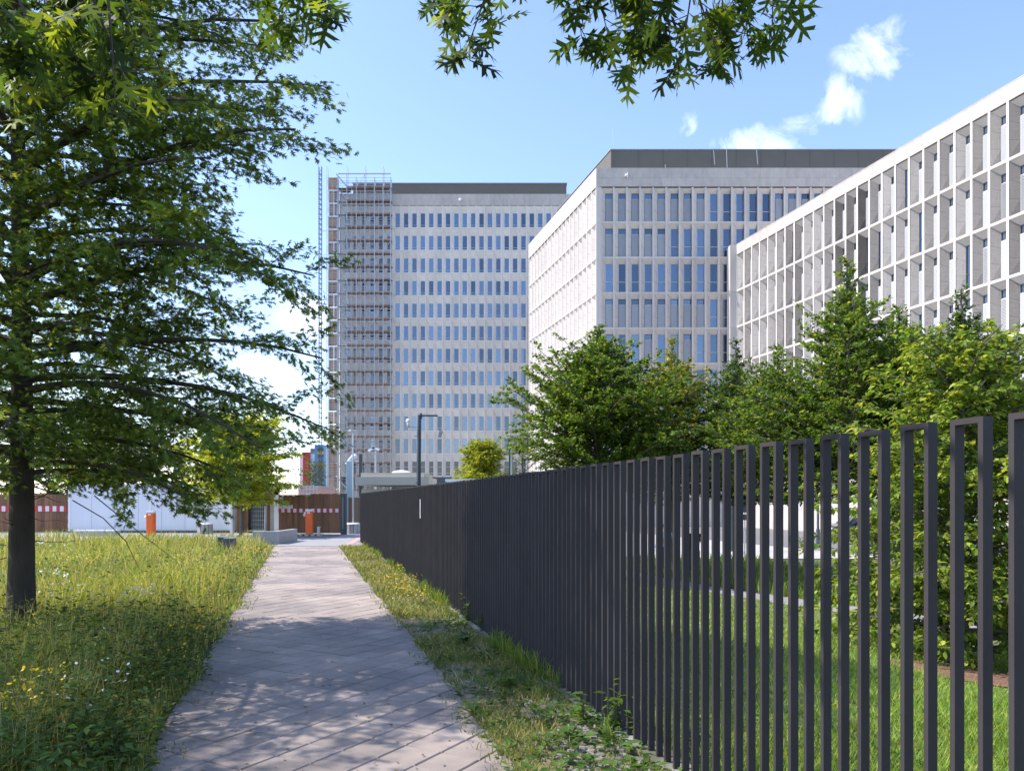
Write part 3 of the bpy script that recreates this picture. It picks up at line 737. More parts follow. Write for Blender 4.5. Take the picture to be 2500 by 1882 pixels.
MB().tube([(.013,0,a-2.5),(.013,0,a-2.44)],.098,12).build('collar', M['dsteel'], t)
t = thing('light_column', 'slim light column with white panel rising behind the fence', 'lamp post', (P(1247,0,25).x, 25, gz(P(1247,0,25).x,25)))
a = P(0,1090,25).z-t.location.z; MB().box(-.06,-.02,-.06,.06,0,a).box(.045,.06,-.06,.06,0,a).box(-.06,.06,-.06,.06,a,a+.03).build('casing', M['dsteel'], t)
MB().box(-.019,.044,-.05,.05,1.6,a-.003).build('diffuser', M['lamp_white'], t); MB().box(-.019,.044,-.05,.05,0,1.599).build('lower_casing', M['dsteel'], t)

for (u, Y, h, lb) in ((1786, 38, 4.6, 'tall blue-grey lamp post seen through the fence by the stop sign'), (1997, 44, 5.0, 'tall blue-grey lamp post seen through the fence by the black car')):
    x = P(u,0,Y).x; z = gz(x,Y); t = thing('street_lamp', lb, 'lamp post', (x,Y,z), group='street lamps behind the fence')
    MB().tube([(0,0,0),(0,0,.9)],.11,10).build('base', M['dsteel'], t); MB().tube([(0,0,.9),(0,0,h)],[.07,.05],10).build('shaft', M['dsteel'], t)
    MB().tube([(0,0,h),(0,0,h+.35)],[.12,.16],10).build('lamp_head', M['white'], t)
x = P(1818,0,33).x; t = thing('stop_sign', 'dark back of an octagonal road sign seen through the fence', 'road sign', (x,33,gz(x,33)))
MB().tube([(0,0,0),(0,0,2.75)],.035,8).build('post', M['steel'], t)
mb = MB(); oc = [(.32*math.cos(math.pi/8+k*math.pi/4), .32*math.sin(math.pi/8+k*math.pi/4)) for k in range(8)]
i = len(mb.v); mb.v += [(a_,-.05,2.32+b_) for a_,b_ in oc]+[(a_,-.035,2.32+b_) for a_,b_ in oc]
mb.f += [tuple(range(7,-1,-1)), tuple(range(8,16))]+[(k,(k+1)%8,8+(k+1)%8,8+k) for k in range(8)]; mb.m += [0]*10
mb.build('octagon_plate', M['dsteel'], t); MB().box(-.2,.2,-.05,-.038,1.7,1.95).build('lower_plate', M['dsteel'], t)
for i, (u, Y) in enumerate(((1700,34),(1905,37),(2008,39))):
    x = P(u,0,Y).x; t = thing('bollard', ('short steel bollard left of the lamp post by the stop sign','short steel bollard between the two lamp posts','short steel bollard in front of the black car')[i], 'bollard', (x,Y,gz(x,Y)), group='bollards along the street')
    MB().tube([(0,0,0),(0,0,.8)],.06,10).build('shaft', M['steel'], t); MB().tube([(0,0,.8),(0,0,.84)],[.065,.04],10).build('cap', M['dsteel'], t)

lw = thing('low_wall', 'low smooth grey concrete wall where meadow and driveway meet', 'wall', (-9.97,29.5,0))
MB().box(0,1.0,0,.22,0,.51).build('front_panel', M['concrete'], lw, bevel=.01); MB().box(.78,1.0,.221,2.6,0,.51).build('side_panel', M['concrete'], lw, bevel=.01)
t = thing('concrete_block', 'long low concrete block at the far meadow edge before the container', 'block', (-20.6,36,0)); MB().box(0,2.0,0,.5,0,.26).build('block', M['concrete'], t, bevel=.02); MB().box(.02,1.98,.02,.48,.261,.3).build('cap', M['white'], t)
for i, (u, v, Y) in enumerate(((562,1312,23.6),(545,1309,25.2))):
    p = P(u,v,Y); t = thing('bollard_light', ('dark cube-shaped bollard light standing in the tall grass','second dark bollard light half hidden behind the cube-shaped one')[i], 'lamp', (p.x,Y,0), group='bollard lights in the meadow')
    MB().box(-.14,.14,-.14,.14,0,p.z-.03).build('body', M['dsteel'], t, bevel=.01); MB().box(-.15,.15,-.15,.15,p.z-.029,p.z).build('lid', M['steel'], t)

# far houses left of the tower
fb = thing('apartment_block', 'distant apartment block with red and blue facade strips beyond the scaffold', 'building', (P(735,0,210).x,210,-1))
sF = 210/FPX
def fbx(name, u0, u1, v0, v1, m, y0=0, y1=12):
    return MB().box((u0-735)*sF,(u1-735)*sF,y0,y1,max(0,EYE+1-(v1-HOR)*sF),EYE+1-(v0-HOR)*sF).build(name, M[m], fb)
fbx('wall', 732, 776, 1108, 1221, 'white'); fbx('red_stairwell', 742, 758, 1104, 1221, 'red', -1, 0); fbx('wall', 777, 800, 1088, 1221, 'blue', -4, 10); fbx('roof', 755, 776, 1094, 1107, 'asphalt', 1, 11)
for k in range(5):
    for j in range(2):
        w_ = fbx('window', 783+j*9, 789+j*9, 1096+k*14, 1104+k*14, 'glass_dark', -4.2, -4.05)
fbx('balcony_panel', 786, 799, 1105, 1111, 'yellow', -4.6, -4.25); fbx('balcony_panel', 786, 799, 1133, 1139, 'yellow', -4.6, -4.25)
lp = thing('site_hut', 'low pink and cream building behind the gate at the scaffold foot', 'building', (P(728,0,70).x,70,-.3))
s7 = 70/FPX
MB().box(0,52*s7,0,6,0,2.0+30*s7).build('wall', M['pink'], lp); MB().box(18*s7,40*s7,-.05,0,0,2.0+18*s7).build('cream_panel', M['beige'], lp); MB().box(-.3,54*s7,-.3,6,2.0+30*s7,2.0+35*s7).build('roof', M['concrete'], lp)
for k in range(7): MB().tube([(k*.32,-.8,0),(k*.32,-.8,3.3)],.03,5).build('guard_post', M['steel'], lp)
MB().tube([(0,-.8,3.0),(2.0,-.8,3.0)],.03,5).tube([(0,-.8,2.4),(2.0,-.8,2.4)],.03,5).build('guard_rail', M['steel'], lp)

# ------------------------------------------------------------------ car and people behind the fence
cx = P(2100,0,50).x; car = thing('parked_car', 'black car parked in front of the office wing, seen through the fence', 'car', (cx,50,gz(cx,50)+.03), R(184))
prof = [(-2.2,.35),(-2.25,.62),(-2.15,.88),(-1.55,.98),(-.95,1.40),(-.2,1.47),(.75,1.42),(1.25,1.02),(2.0,.86),(2.2,.68),(2.22,.35)]
mb = MB(); n = len(prof)
for y, sc_ in ((-.88,1),(.88,1)):
    for x, z in prof: mb.v.append((x, y*(1-.17*max(0,(z-.95)/.5)), z))
for a_ in range(n): b_ = (a_+1) % n; mb.f.append((a_,b_,n+b_,n+a_)); mb.m.append(0)
mb.f += [tuple(range(n-1,-1,-1)), tuple(range(n,2*n))]; mb.m += [0,0]
mb.build('body', M['carpaint'], car, bevel=.04)
for s in (-1,1):
    y = .885*s
    mb = MB(); mb.quad((-1.35,y*1.0,1.0),(-.15,y*1.0,1.0),(-.15,y*.86,1.4),(-.88,y*.86,1.36)); mb.quad((-.08,y,1.0),(1.05,y,1.0),(.72,y*.86,1.37),(-.08,y*.86,1.4)); mb.build('side_window', M['glass_dark'], car)
    for x in (-1.35,1.4):
        wh = MB().tube([(x,y-.12*s,.32),(x,y+.03*s,.32)],.32,18).build('tyre', M['tyre'], car); MB().tube([(x,y+.031*s,.32),(x,y+.04*s,.32)],.21,12).build('rim', M['rim'], wh)
    MB().box(2.12,2.235,.5*s-.18,.5*s+.18,.66,.78).build('headlight', M['lamp_white'], car); MB().box(-2.27,-2.17,.55*s-.15,.55*s+.15,.7,.84).build('tail_light', M['red'], car)
    MB().box(.62,.8,y+.02*s if s>0 else y-.18,y+.18 if s>0 else y-.02,1.0,1.14).build('mirror', M['carpaint'], car)
mb = MB(); mb.quad((.80,-.72,1.405),(.80,.72,1.405),(1.24,.8,1.06),(1.24,-.8,1.06)); mb.build('windscreen', M['glass_dark'], car)
MB().box(2.225,2.24,-.26,.26,.42,.53).build('number_plate', M['paper'], car)

def rem(o, vox):
    m = o.modifiers.new('r','REMESH'); m.mode = 'VOXEL'; m.voxel_size = vox; m.use_smooth_shade = True
    s_ = o.modifiers.new('s','SMOOTH'); s_.factor = .5; s_.iterations = 3
def person(label, loc, rz, shirt, trou, step, H=1.76):
    t = thing('person', label, 'person', loc, rz, 'people walking behind the fence'); k = H/1.76
    hipz, kn, sh = .92, .5, 1.44
    legs = []
    for s, f in ((-1,step),(1,-step)):
        legs.append([(s*.09,0,hipz),(s*.1,f*.5+.04,kn),(s*.1,f+(-.03 if f < 0 else .0),.09)])
    arms = []
    for s, f in ((-1,-step*.7),(1,step*.7)):
        arms.append([(s*.17,0,sh-.02),(s*.25,f*.25-.02,1.16),(s*.25,f*.6+.06,.93)])
    b = MB()
    for lg in legs: b.tube(lg,[.085,.055,.04],10); q = lg[2]; b.tube([(q[0],q[1]-.04,.05),(q[0],q[1]+.16,.035)],[.045,.035],8)
    b.tube([(0,0,.86),(0,0,1.05),(0,.01,1.25),(0,0,1.42),(0,-.005,1.5),(0,0,1.54)],[.14,.135,.15,.13,.06,.055],12)
    for ar in arms:
        b.tube(ar,[.055,.04,.028],8); p = Vector(ar[2])
        b.tube([p+Vector((0,0,.01)),p+Vector((0,.01,-.09))],[.032,.036],8)
        for j in range(4): b.tube([p+Vector((0,-.026+j*.018,-.08)),p+Vector((-.012*(1 if ar[2][0]>0 else -1),-.02+j*.02,-.155+abs(j-1.4)*.008)),p+Vector((-.03*(1 if ar[2][0]>0 else -1),-.012+j*.018,-.175+abs(j-1.4)*.01))],.009,6)
        b.tube([p+Vector((0,.03,-.03)),p+Vector((-.01,.055,-.075)),p+Vector((-.015,.05,-.11))],.010,6)
    b.ball((0,.012,1.645),.098,14,12,sq=(.8,.98,1.2)); b.ball((0,.105,1.635),.017,6,5); b.ball((-.078,.0,1.64),.022,6,5,sq=(.5,.8,1.3)); b.ball((.078,.0,1.64),.022,6,5,sq=(.5,.8,1.3)); b.ball((0,.065,1.56),.035,8,6)
    o = b.build('body', M['skin'], t); rem(o, .009)
    for s in (-1,1): MB().ball((s*.032,.092,1.655),.011,6,5).build('eye', M['black'], o)
    MB().box(-.024,.024,.094,.1,1.592,1.6).build('mouth', M['red'], o)
    c = MB(); c.tube([(0,0,.9),(0,0,1.05),(0,.01,1.28),(0,0,1.42),(0,-.005,1.47)],[.162,.158,.172,.15,.075],14)
    for ar in arms: c.tube([(ar[0][0]*.5,0,sh-.04),ar[0],ar[1],Vector(ar[1]).lerp(Vector(ar[2]),.85)],[.085,.075,.056,.046],10)
    o = c.build('shirt', M[shirt], t); rem(o, .014); o.scale = (1.12,.86,1)
    d = MB(); d.tube([(0,0,.86),(0,0,1.0)],[.16,.15],12)
    for lg in legs: d.tube([lg[0],lg[1],Vector(lg[2])+Vector((0,0,.0))],[.108,.08,.068],10)
    o = d.build('trousers', M[trou], t); rem(o, .014)
    for lg in legs:
        q = lg[2]; e_ = MB().tube([(q[0],q[1]-.07,.045),(q[0],q[1]+.05,.05),(q[0],q[1]+.19,.035)],[.05,.055,.04],8); e_.build('shoe', M['black'], t)
    h_ = MB().ball((0,-.012,1.675),.106,14,10,sq=(.84,1.0,1.1),zmin=-.25); h_.build('hair', M['hair'], t, smooth=True)
    t.scale = (k,k,k)
    return t
for (u, Y, rz, a, b, st, lb) in ((1625,25.5,R(150),'shirt','trouser',.28,'person in light blue shirt and dark trousers walking behind the fence'), (1694,24.5,R(165),'shirt_d','trouser_g',.2,'person in black jacket walking behind the fence right of the blue shirt')):
    x = P(u,0,Y).x; person(lb, (x,Y,gz(x,Y)+.02), rz, a, b, st)

# ------------------------------------------------------------------ foliage templates
def sym(side, strip_):                 # leaf template from right-hand points
    V = []; F = []
    return V, F
def oak_template(teeth=False):
    V = [(0,-.02,0)]; S = [(.035,.14),(.058,.38),(.058,.62),(.045,.82)]
    for y in S: V.append((y[0],y[1],-.01))
    for y in S: V.append((-y[0],y[1],-.01))
    tip = len(V); V.append((0,1.06,-.10)); F = [(0,1,5),(4,tip,8)]
    for k in range(3): F += [(1+k,2+k,6+k),(1+k,6+k,5+k)]
    Ts = [(.30,.40,-.03),(.47,.70,-.05),(.30,.97,-.06)]
    for sgn, o in ((1,1),(-1,5)):
        for k, T in enumerate(Ts):
            if teeth:
                i = len(V)
                bx = (S[k][0]*sgn, S[k][1]); tx = (T[0]*sgn, T[1])
                V += [(S[k][0]*sgn, S[k][1]+.045, -.01), (S[k+1][0]*sgn, S[k+1][1]-.055, -.01)]; i += 2
                V += [(sgn*T[0], T[1], T[2]), (sgn*(T[0]*.62), T[1]-.02-.06, T[2]*.5), (sgn*(T[0]*.95), T[1]-.13, T[2]), (sgn*(T[0]*.60), T[1]+.10, T[2]*.6)]
                a, b = i-2, i-1; t0, nt_, t1, up = i, i+1, i+2, i+3
                F += [(a,t1,nt_),(a,nt_,b),(nt_,t0,b)] if sgn > 0 else [(a,nt_,t1),(a,b,nt_),(nt_,b,t0)]
            else:
                i = len(V); V.append((sgn*T[0],T[1],T[2])); F.append((o+k,i,o+k+1) if sgn > 0 else (o+k,o+k+1,i))
    return np.array(V), np.array(F)
OAK = oak_template(False); OAKT = oak_template(True)
HORN = (np.array([(0,0,0),(.27,.42,.05),(.0,1,-.1),(-.27,.42,.05)]), np.array([(0,1,2),(0,2,3)]))
HORN4 = (np.array([(0,0,0),(.26,.28,.05),(.26,.62,.03),(0,1.05,-.16),(-.26,.62,.03),(-.26,.28,.05),(0,.5,-.01)]), np.array([(0,1,6),(1,2,6),(2,3,6),(3,4,6),(4,5,6),(5,0,6)]))

def make_tree(name, label, cat, loc, H, r0, zlow, prof, nb, elev, droop, tmpl, lsize, ldens, colr, seed, group=None, bark='bark2', top_r=.02, sec=.26, seclen=.34, spread=.5, single=0, azbias=None, hang=.25, lean=(0,0), maxseg=7, secup=0.0, tpow=.92, lowdens=0.0, lr=(.6,1.2), azdens=None, loff=.03):
    rg = random.Random(seed); nr = np.random.default_rng(seed)
    T = thing(name, label, cat, loc, 0, group)
    tp = []; n = 12
    for i in range(n+1):
        t = i/n; tp.append(Vector((lean[0]*t+.05*math.sin(5*t+seed)*t*H/8, lean[1]*t+.05*math.cos(4*t+seed)*t*H/8, H*.97*t)))
    rad = [r0*(1.45 if i == 0 else 1.0)*(1-.93*(i/n)**.9)+top_r*.4 for i in range(n+1)]
    tp.insert(1, tp[0].lerp(tp[1], .25)); rad.insert(1, r0*1.1)
    MB().tube(tp, rad, 12, cap=False).build('trunk', M[bark], T, smooth=True)
    def trunk_at(z):
        f = max(0, min(n-1e-6, z/(H*.97)*n)); i = int(f); q = [tp[0]]+tp[2:]; return q[i].lerp(q[i+1], f-i)
    br = MB(); LP, LD, LN = [], [], []
    az = rg.uniform(0, 6.28)
    for b in range(nb):
        t = ((b+.5)/nb)**tpow; z = zlow+(H*.97-zlow)*t
        az += 2.39996+rg.uniform(-.35,.35)
        Lb = prof(t)*rg.uniform(*lr); dn = azdens(az) if azdens else 1.0
        if azbias: Lb *= azbias(az, t)
        if Lb < .12: continue
        e = elev(t)+rg.uniform(-.12,.12); p = trunk_at(z); pts = [p.copy()]; d = Vector((math.cos(az)*math.cos(e), math.sin(az)*math.cos(e), math.sin(e)))
        ns = maxseg; side = Vector((-math.sin(az), math.cos(az), 0)); bend = rg.uniform(-.25,.25)
        dirs = []
        for s in range(ns):
            d = (d+side*(bend/ns)+Vector((0,0,-droop(t)/ns*(.4+1.2*s/ns)))+Vector((rg.uniform(-.05,.05),rg.uniform(-.05,.05),rg.uniform(-.05,.05)))).normalized()
            p = p+d*(Lb/ns); pts.append(p.copy()); dirs.append(d.copy())
        r1 = min(r0*.42, .010+.011*Lb); br.tube(pts, [r1*(1-.85*i/ns)+.0025 for i in range(ns+1)], 5, cap=False)
        step = sec; x = Lb*.14; sg = 1
        while x < Lb*1.001:
            f = x/Lb*ns; i = min(ns-1, int(f)); q = pts[i].lerp(pts[i+1], f-i); dd = dirs[i]
            sg = -sg; sl = (seclen*Lb*(1-.62*(x/Lb)**1.2)+.14)*rg.uniform(.6,1.25)
            a = rg.uniform(.65,1.15)*sg; sd_ = dd.cross(Vector((0,0,1))); sd_ = sd_.normalized() if sd_.length > .05 else side
            d2 = (dd*math.cos(a)+sd_*math.sin(a)+Vector((0,0,rg.uniform(-spread,spread)*.5+secup))).normalized()
            e2 = q+d2*sl*.55; d3 = (d2+dd*.35+Vector((0,0,-hang))).normalized(); e3 = e2+d3*sl*.45
            br.tube([q,e2,e3], [.006,.004,.002], 3, cap=False)
            k = max(2, int(sl*ldens*dn*(1+lowdens*(1-2*t))))
            for j in range(k):
                u_ = (j+rg.random())/k
                u_ = .12+.88*u_
                pp = q.lerp(e2, u_/.55) if u_ < .55 else e2.lerp(e3, (u_-.55)/.45); dm = d2 if u_ < .55 else d3
                ld = (dm*.7+Vector((rg.gauss(0,.55),rg.gauss(0,.55),rg.gauss(0,.35)-hang*.8))); ln = Vector((rg.gauss(0,.45),rg.gauss(0,.45),1.0))
                off_ = Vector((rg.gauss(0,loff),rg.gauss(0,loff),rg.gauss(0,loff*.8)))*(lsize/.1)
                LP.append(pp+off_); LD.append(ld); LN.append(ln)
            x += step*rg.uniform(.7,1.3)
    br.build('branches', M['twig'] if bark == 'bark' else M['bark2'], T)
    P_ = np.array([tuple(x) for x in LP]); D_ = np.array([tuple(x) for x in LD]); N_ = np.array([tuple(x) for x in LN])
    keep = P_[:,2] > .05; P_, D_, N_ = P_[keep], D_[keep], N_[keep]
    c = colr(nr, P_, len(P_)); sc_ = lsize*nr.uniform(.7,1.2,len(P_)); Rm = frames(D_, N_)
    idx = np.arange(len(P_)); solo = []
    if single:
        dist = np.linalg.norm(P_+np.array(loc)-np.array([0,0,EYE]), axis=1); W = P_+np.array(loc)
        u_ = W[:,0]/np.maximum(W[:,1],.1); v_ = (W[:,2]-EYE)/np.maximum(W[:,1],.1)
        ok = (W[:,1] > .5)&(np.abs(u_) < .65)&(v_ < .63)&(v_ > -.3); dist[~ok] = 1e6
        solo = np.argsort(dist)[:single]; idx = np.setdiff1d(idx, solo)
    V, F = inst(tmpl[0], tmpl[1], P_[idx], Rm[idx], sc_[idx])
    me = np_mesh('crown', V, F, M['leaf'], np.repeat(c[idx], len(tmpl[0]), axis=0)); o = obj('crown', me, T); tag(o, kind='stuff')
    if len(solo):
        var = []
        for k in range(6):
            var.append(np_mesh('leaf', tmpl[0], tmpl[1], M['leaf'], np.tile(c[solo[k]], (len(tmpl[0]),1))))
        for k, i in enumerate(solo):
            o = bpy.data.objects.new('leaf', var[k % 6]); COL.objects.link(o); o.parent = T
            m4 = np.eye(4); m4[:3,:3] = Rm[i]*sc_[i]; m4[:3,3] = P_[i]; o.matrix_local = Matrix(m4.tolist())
    return T, len(P_)

def palette(base, alt, pa=.25, var=.28, top=None, H=8):
    base = np.array(base); alt = np.array(alt)
    def f(nr, P_, n):
        w_ = (nr.random(n) < pa)[:,None]*nr.random(n)[:,None]
        c = base*(1-w_)+alt*w_
        return np.clip(c*(1+var*nr.standard_normal(n))[:,None], .008, .8)
    return f

# the pin oak at left
OX, OY = -5.85, 9.15
def oak_prof(t): return 4.05*(1-.14*t) if t < .55 else 3.75*(1-(t-.55)/.45*.85)
def oak_bias(az, t):
    s = math.sin(az); return (1.0-.42*max(0, s))*(1.0 if math.cos(az) > -.35 else .58)*(.78 if t < .10 and math.cos(az) > .25 else 1)
tr, nleaf = make_tree('oak_tree', 'big pin oak with dark trunk in the meadow at left', 'tree', (OX,OY,0), 11.3, .15, 1.95, oak_prof, 185,
    lambda t: .10+.52*t, lambda t: .58-.15*t, OAK, .088, 86, palette((.095,.155,.034),(.29,.33,.06),.34,.34), 7, bark='bark', sec=.19, seclen=.42, loff=.06, single=300, azbias=oak_bias, hang=.16, spread=1.2, tpow=1.0, lowdens=.25, lr=(.68,1.02), azdens=lambda az: .45 if math.cos(az) < -.3 else (.6 if math.sin(az) < -.55 else 1.0))
nb_ = tr.copy(); COL.objects.link(nb_); nb_.location = (-10.2,3.4,0); nb_.rotation_euler = (0,0,2.2); nb_['label'] = 'neighbouring pin oak beyond the left edge shading the near path'
for ch in list(tr.children):
    if ch.name.split('.')[0] in ('trunk','branches','crown'):
        c_ = ch.copy(); COL.objects.link(c_); c_.parent = nb_
# bare dead twigs low on the trunk
mb = MB(); rg = random.Random(31)
for k in range(16):
    z = rg.uniform(1.0,3.2); a = rg.uniform(-2.6,.2); p = Vector((.15*math.cos(a),.15*math.sin(a),z)); d = Vector((math.cos(a),math.sin(a),rg.uniform(-.2,.5)))
    pts = [p]
    for s in range(4): d = (d+Vector((rg.uniform(-.4,.4),rg.uniform(-.4,.4),rg.uniform(-.45,.25)))).normalized(); p = p+d*rg.uniform(.08,.2); pts.append(p)
    MB().tube(pts,[.007,.005,.004,.003,.002],4).build('dead_twig', M['twig'], tr)
mb = MB().tube([(.9,-.5,1.7),(1.3,-.6,1.5),(1.6,-.7,1.25),(1.8,-.8,.95)],[.007,.006,.005,.002],5)
mb.build('dead_twig', M['twig'], tr)
MB().tube([(1.2,-.6,1.75),(1.7,-.5,1.3),(2.0,-.45,1.05)],[.008,.005,.002],4).build('dead_twig', M['twig'], tr)

# overhanging oak: trunk out of frame behind at left, limb over the path, hanging sprays
ot = thing('overhanging_oak', 'pin oak branches with large jagged leaves hanging from the top edge', 'tree', (-3.2,-1.6,0))
MB().tube([(0,0,0),(0,0,.4),(.05,.1,3),(.1,.2,6),(.2,.3,9)],[.24,.17,.15,.12,.06],12,cap=False).build('trunk', M['bark'], ot, smooth=True)
rg = random.Random(77); tw = MB()
tw.tube([(.05,.1,3.2),(1.0,1.8,4.0),(2.2,3.6,4.7),(3.4,4.9,4.95),(4.6,5.6,4.9)],[.07,.055,.04,.025,.012],7)
tw.tube([(2.2,3.6,4.7),(2.3,4.6,4.85),(2.2,5.4,4.7)],[.03,.02,.01],6)
tw.tube([(.06,.1,3.4),(.9,2.0,3.8),(1.4,3.2,3.9),(1.6,4.0,3.7)],[.04,.03,.02,.01],6)
leaves = []
def spray(p0, p1, n, spread_, size=.155, sub=6):
    n = int(n*1.55)
    p0 = Vector(p0)-ot.location; p1 = Vector(p1)-ot.location
    mid = p0.lerp(p1,.5)+Vector((rg.uniform(-.06,.06),rg.uniform(-.06,.06),.04)); tw.tube([p0,mid,p1],[.007,.005,.002],4)
    tips = []
    for k in range(sub):
        t = .2+.8*(k+rg.random())/sub; b = p0.lerp(mid,t/.5) if t < .5 else mid.lerp(p1,(t-.5)/.5)
        e = b+Vector((rg.gauss(0,spread_),rg.gauss(0,spread_*.8),rg.uniform(-.16,.03))); tw.tube([b,e],[.003,.0015],3); tips.append((b,e))
    tips.append((mid,p1))
    for k in range(n):
        b, e = tips[k % len(tips)]; u_ = rg.uniform(.25,1.0)
        d = (e-b).normalized()*.5+Vector((rg.gauss(0,.7),rg.gauss(0,.6),rg.uniform(-1.0,.15)))
        leaves.append((b.lerp(e,u_), d, Vector((rg.gauss(0,.6),rg.gauss(0,.6)-.35,1)), size*rg.uniform(.75,1.2)))
def at(u, v, Y): return P(u, v, Y)
for (u0,v0,u1,v1,Y,n) in ((1150,-190,1110,60,3.6,15),(1180,-160,1130,150,3.5,20),(1130,-150,1095,35,3.7,12),(1215,-150,1190,10,3.6,10),
    (1420,-160,1420,90,3.6,18),(1480,-190,1490,110,3.7,20),(1560,-190,1560,120,3.6,20),(1640,-180,1640,120,3.5,22),(1700,-170,1660,170,3.4,16),(1760,-190,1760,110,3.6,22),(1840,-170,1830,140,3.7,22),(1870,-160,1885,60,3.6,16),(1600,-160,1760,160,3.5,14),(1500,-200,1600,60,3.8,16),(1720,-180,1840,40,3.8,16),
    (690,-150,700,30,3.6,12),(760,-150,780,40,3.5,14),(800,-150,790,70,3.6,8)):
    spray(at(u0,v0,Y), at(u1,v1,Y), n, .10)
for (u0,v0,u1,v1,Y,n) in ((-40,-150,60,120,2.3,22),(60,-160,190,150,2.4,24),(180,-160,280,210,2.3,22),(260,-160,330,260,2.35,16),(0,-100,40,230,2.5,18),(300,-180,300,60,2.5,16)):
    spray(at(u0,v0,Y), at(u1,v1,Y), n, .09, .12)
tw.build('branches', M['twig'], ot)
lv = []
nr = np.random.default_rng(3)
for k in range(8):
    c = np.array((.040,.072,.014))*(1+.25*nr.standard_normal()) if k < 5 else np.array((.17,.22,.025))*(1+.15*nr.standard_normal())
    tv = OAKT[0].copy(); tv[:,2] += (-.18+.04*k)*(tv[:,0]**2)*2+(-.12*nr.random())*(tv[:,1]**2); tv[:,0] *= nr.uniform(.85,1.15)
    lv.append(np_mesh('leaf', tv, OAKT[1], M['leaf_near'], np.tile(np.clip(c,.01,1),(len(tv),1))))
order = sorted(range(len(leaves)), key=lambda i: (leaves[i][0]+ot.location-Vector((0,0,EYE))).length)
rP, rD, rN, rS = [], [], [], []
for rank, i in enumerate(order):
    p, d, nrm, s = leaves[i]
    Rm = frames(np.array([tuple(d)]), np.array([tuple(nrm)]))[0]
    if rank < 300:
        o = bpy.data.objects.new('leaf', lv[rg.randrange(8)]); COL.objects.link(o); o.parent = ot
        m4 = np.eye(4); m4[:3,:3] = Rm*s; m4[:3,3] = tuple(p); o.matrix_local = Matrix(m4.tolist())
    else: rP.append(tuple(p)); rD.append(tuple(d)); rN.append(tuple(nrm)); rS.append(s)
if rP:
    V, F = inst(OAKT[0], OAKT[1], np.array(rP), frames(np.array(rD),np.array(rN)), np.array(rS))
    tag(obj('leaves', np_mesh('leaves', V, F, M['leaf_near'], np.tile(np.array((.06,.105,.018)),(len(V),1))), ot), kind='stuff')

# hornbeams and other trees behind the fence
def cone(r, p=.8, waist=.12): return lambda t: (r*(1-(t/.84)**(2.8-p)) if t < .84 else 0)*min(1, .6+t/waist*.4) + r*.22*(1-t)**.7 + .10
HB_ = palette((.082,.155,.028),(.26,.28,.04),.38,.34)
HBy = palette((.12,.165,.028),(.34,.29,.045),.4,.28)
HBd = palette((.048,.10,.024),(.13,.17,.03),.28,.3)
def hornbeam(label, u, v, Y, wpx, col, seed, nb=70, dens=42, size=.085, low=.5, p=.8, tmpl=HORN4):
    q = P(u, v, Y); z = gz(q.x, Y); H = q.z-z; r = wpx/2/FPX*Y
    return make_tree('hornbeam_tree', label, 'tree', (q.x,Y,z), H, .09, low+1.5, cone(r*1.02,p), int(nb*1.7), lambda t: .3+.75*t, lambda t: .15, tmpl, size*1.12, dens*1.45, col, seed, 'hornbeams behind the fence', sec=.2, seclen=.38, hang=.12, spread=.9, maxseg=5, secup=.05)
hornbeam('broad light green hornbeam nearest the far block, leftmost of the row', 1462, 776, 24, 400, HB_, 1, 105, 44, .10, 1.0, .62)
hornbeam('thin yellowish hornbeam between the leftmost and the dark conical one', 1640, 812, 27, 330, HBy, 2, 80, 38, .10, .8, .7)
hornbeam('dark narrow conical hornbeam in the gap before the office wing', 1795, 808, 25, 260, HBd, 3, 80, 46, .09, .8, .8)
hornbeam('tallest hornbeam with a pointed leader before the office wing', 2065, 606, 19, 420, HB_, 4, 110, 46, .085, .9, .95)
hornbeam('light hornbeam with rounded top right of the tallest one', 2195, 730, 20.5, 400, HB_, 5, 95, 42, .085, .9, .7)
hornbeam('bushy hornbeam left of the tallest one', 1900, 830, 21.5, 360, HB_, 6, 80, 42, .085, .8, .6)
hornbeam('dark hornbeam with slender pointed leader near the right edge', 2350, 680, 17.5, 330, HBd, 7, 100, 46, .08, .9, 1.0)
q = P(2420,760,11.2); z = gz(q.x,11.2)
make_tree('hornbeam_tree', 'nearest leafy hornbeam reaching the ground at the right edge', 'tree', (6.7,11.4,gz(6.7,11.4)), 4.75, .08, .12, lambda t: 2.1*(1-t)**.42+.15, 170, lambda t: .15+.7*t, lambda t: .35, HORN4, .10, 58, palette((.14,.22,.035),(.36,.38,.07),.45,.3), 8, 'hornbeams behind the fence', sec=.18, seclen=.40, hang=.3, spread=.8, maxseg=5)
q = P(1180,1068,42); make_tree('maple_tree', 'small round yellow-green maple above the fence', 'tree', (q.x,42,gz(q.x,42)), q.z-gz(q.x,42), .1, 2.0, lambda t: 1.45*math.sqrt(max(0,1-(2*t-.75)**2*.75)), 110, lambda t: .2+.6*t, lambda t: .2, HORN, .20, 40, palette((.20,.25,.03),(.42,.39,.05),.4,.25), 9, sec=.22, seclen=.45, maxseg=4)
q = P(1275,985,34); make_tree('birch_tree', 'thin grey-green tree between maple and the middle block', 'tree', (q.x,34,gz(q.x,34)), q.z-gz(q.x,34), .07, 1.5, lambda t: 1.3*(1-t)**.6+.2, 55, lambda t: .4+.5*t, lambda t: .3, HORN, .10, 30, palette((.075,.10,.035),(.12,.14,.04),.3,.25), 10, sec=.24, seclen=.4, maxseg=4)
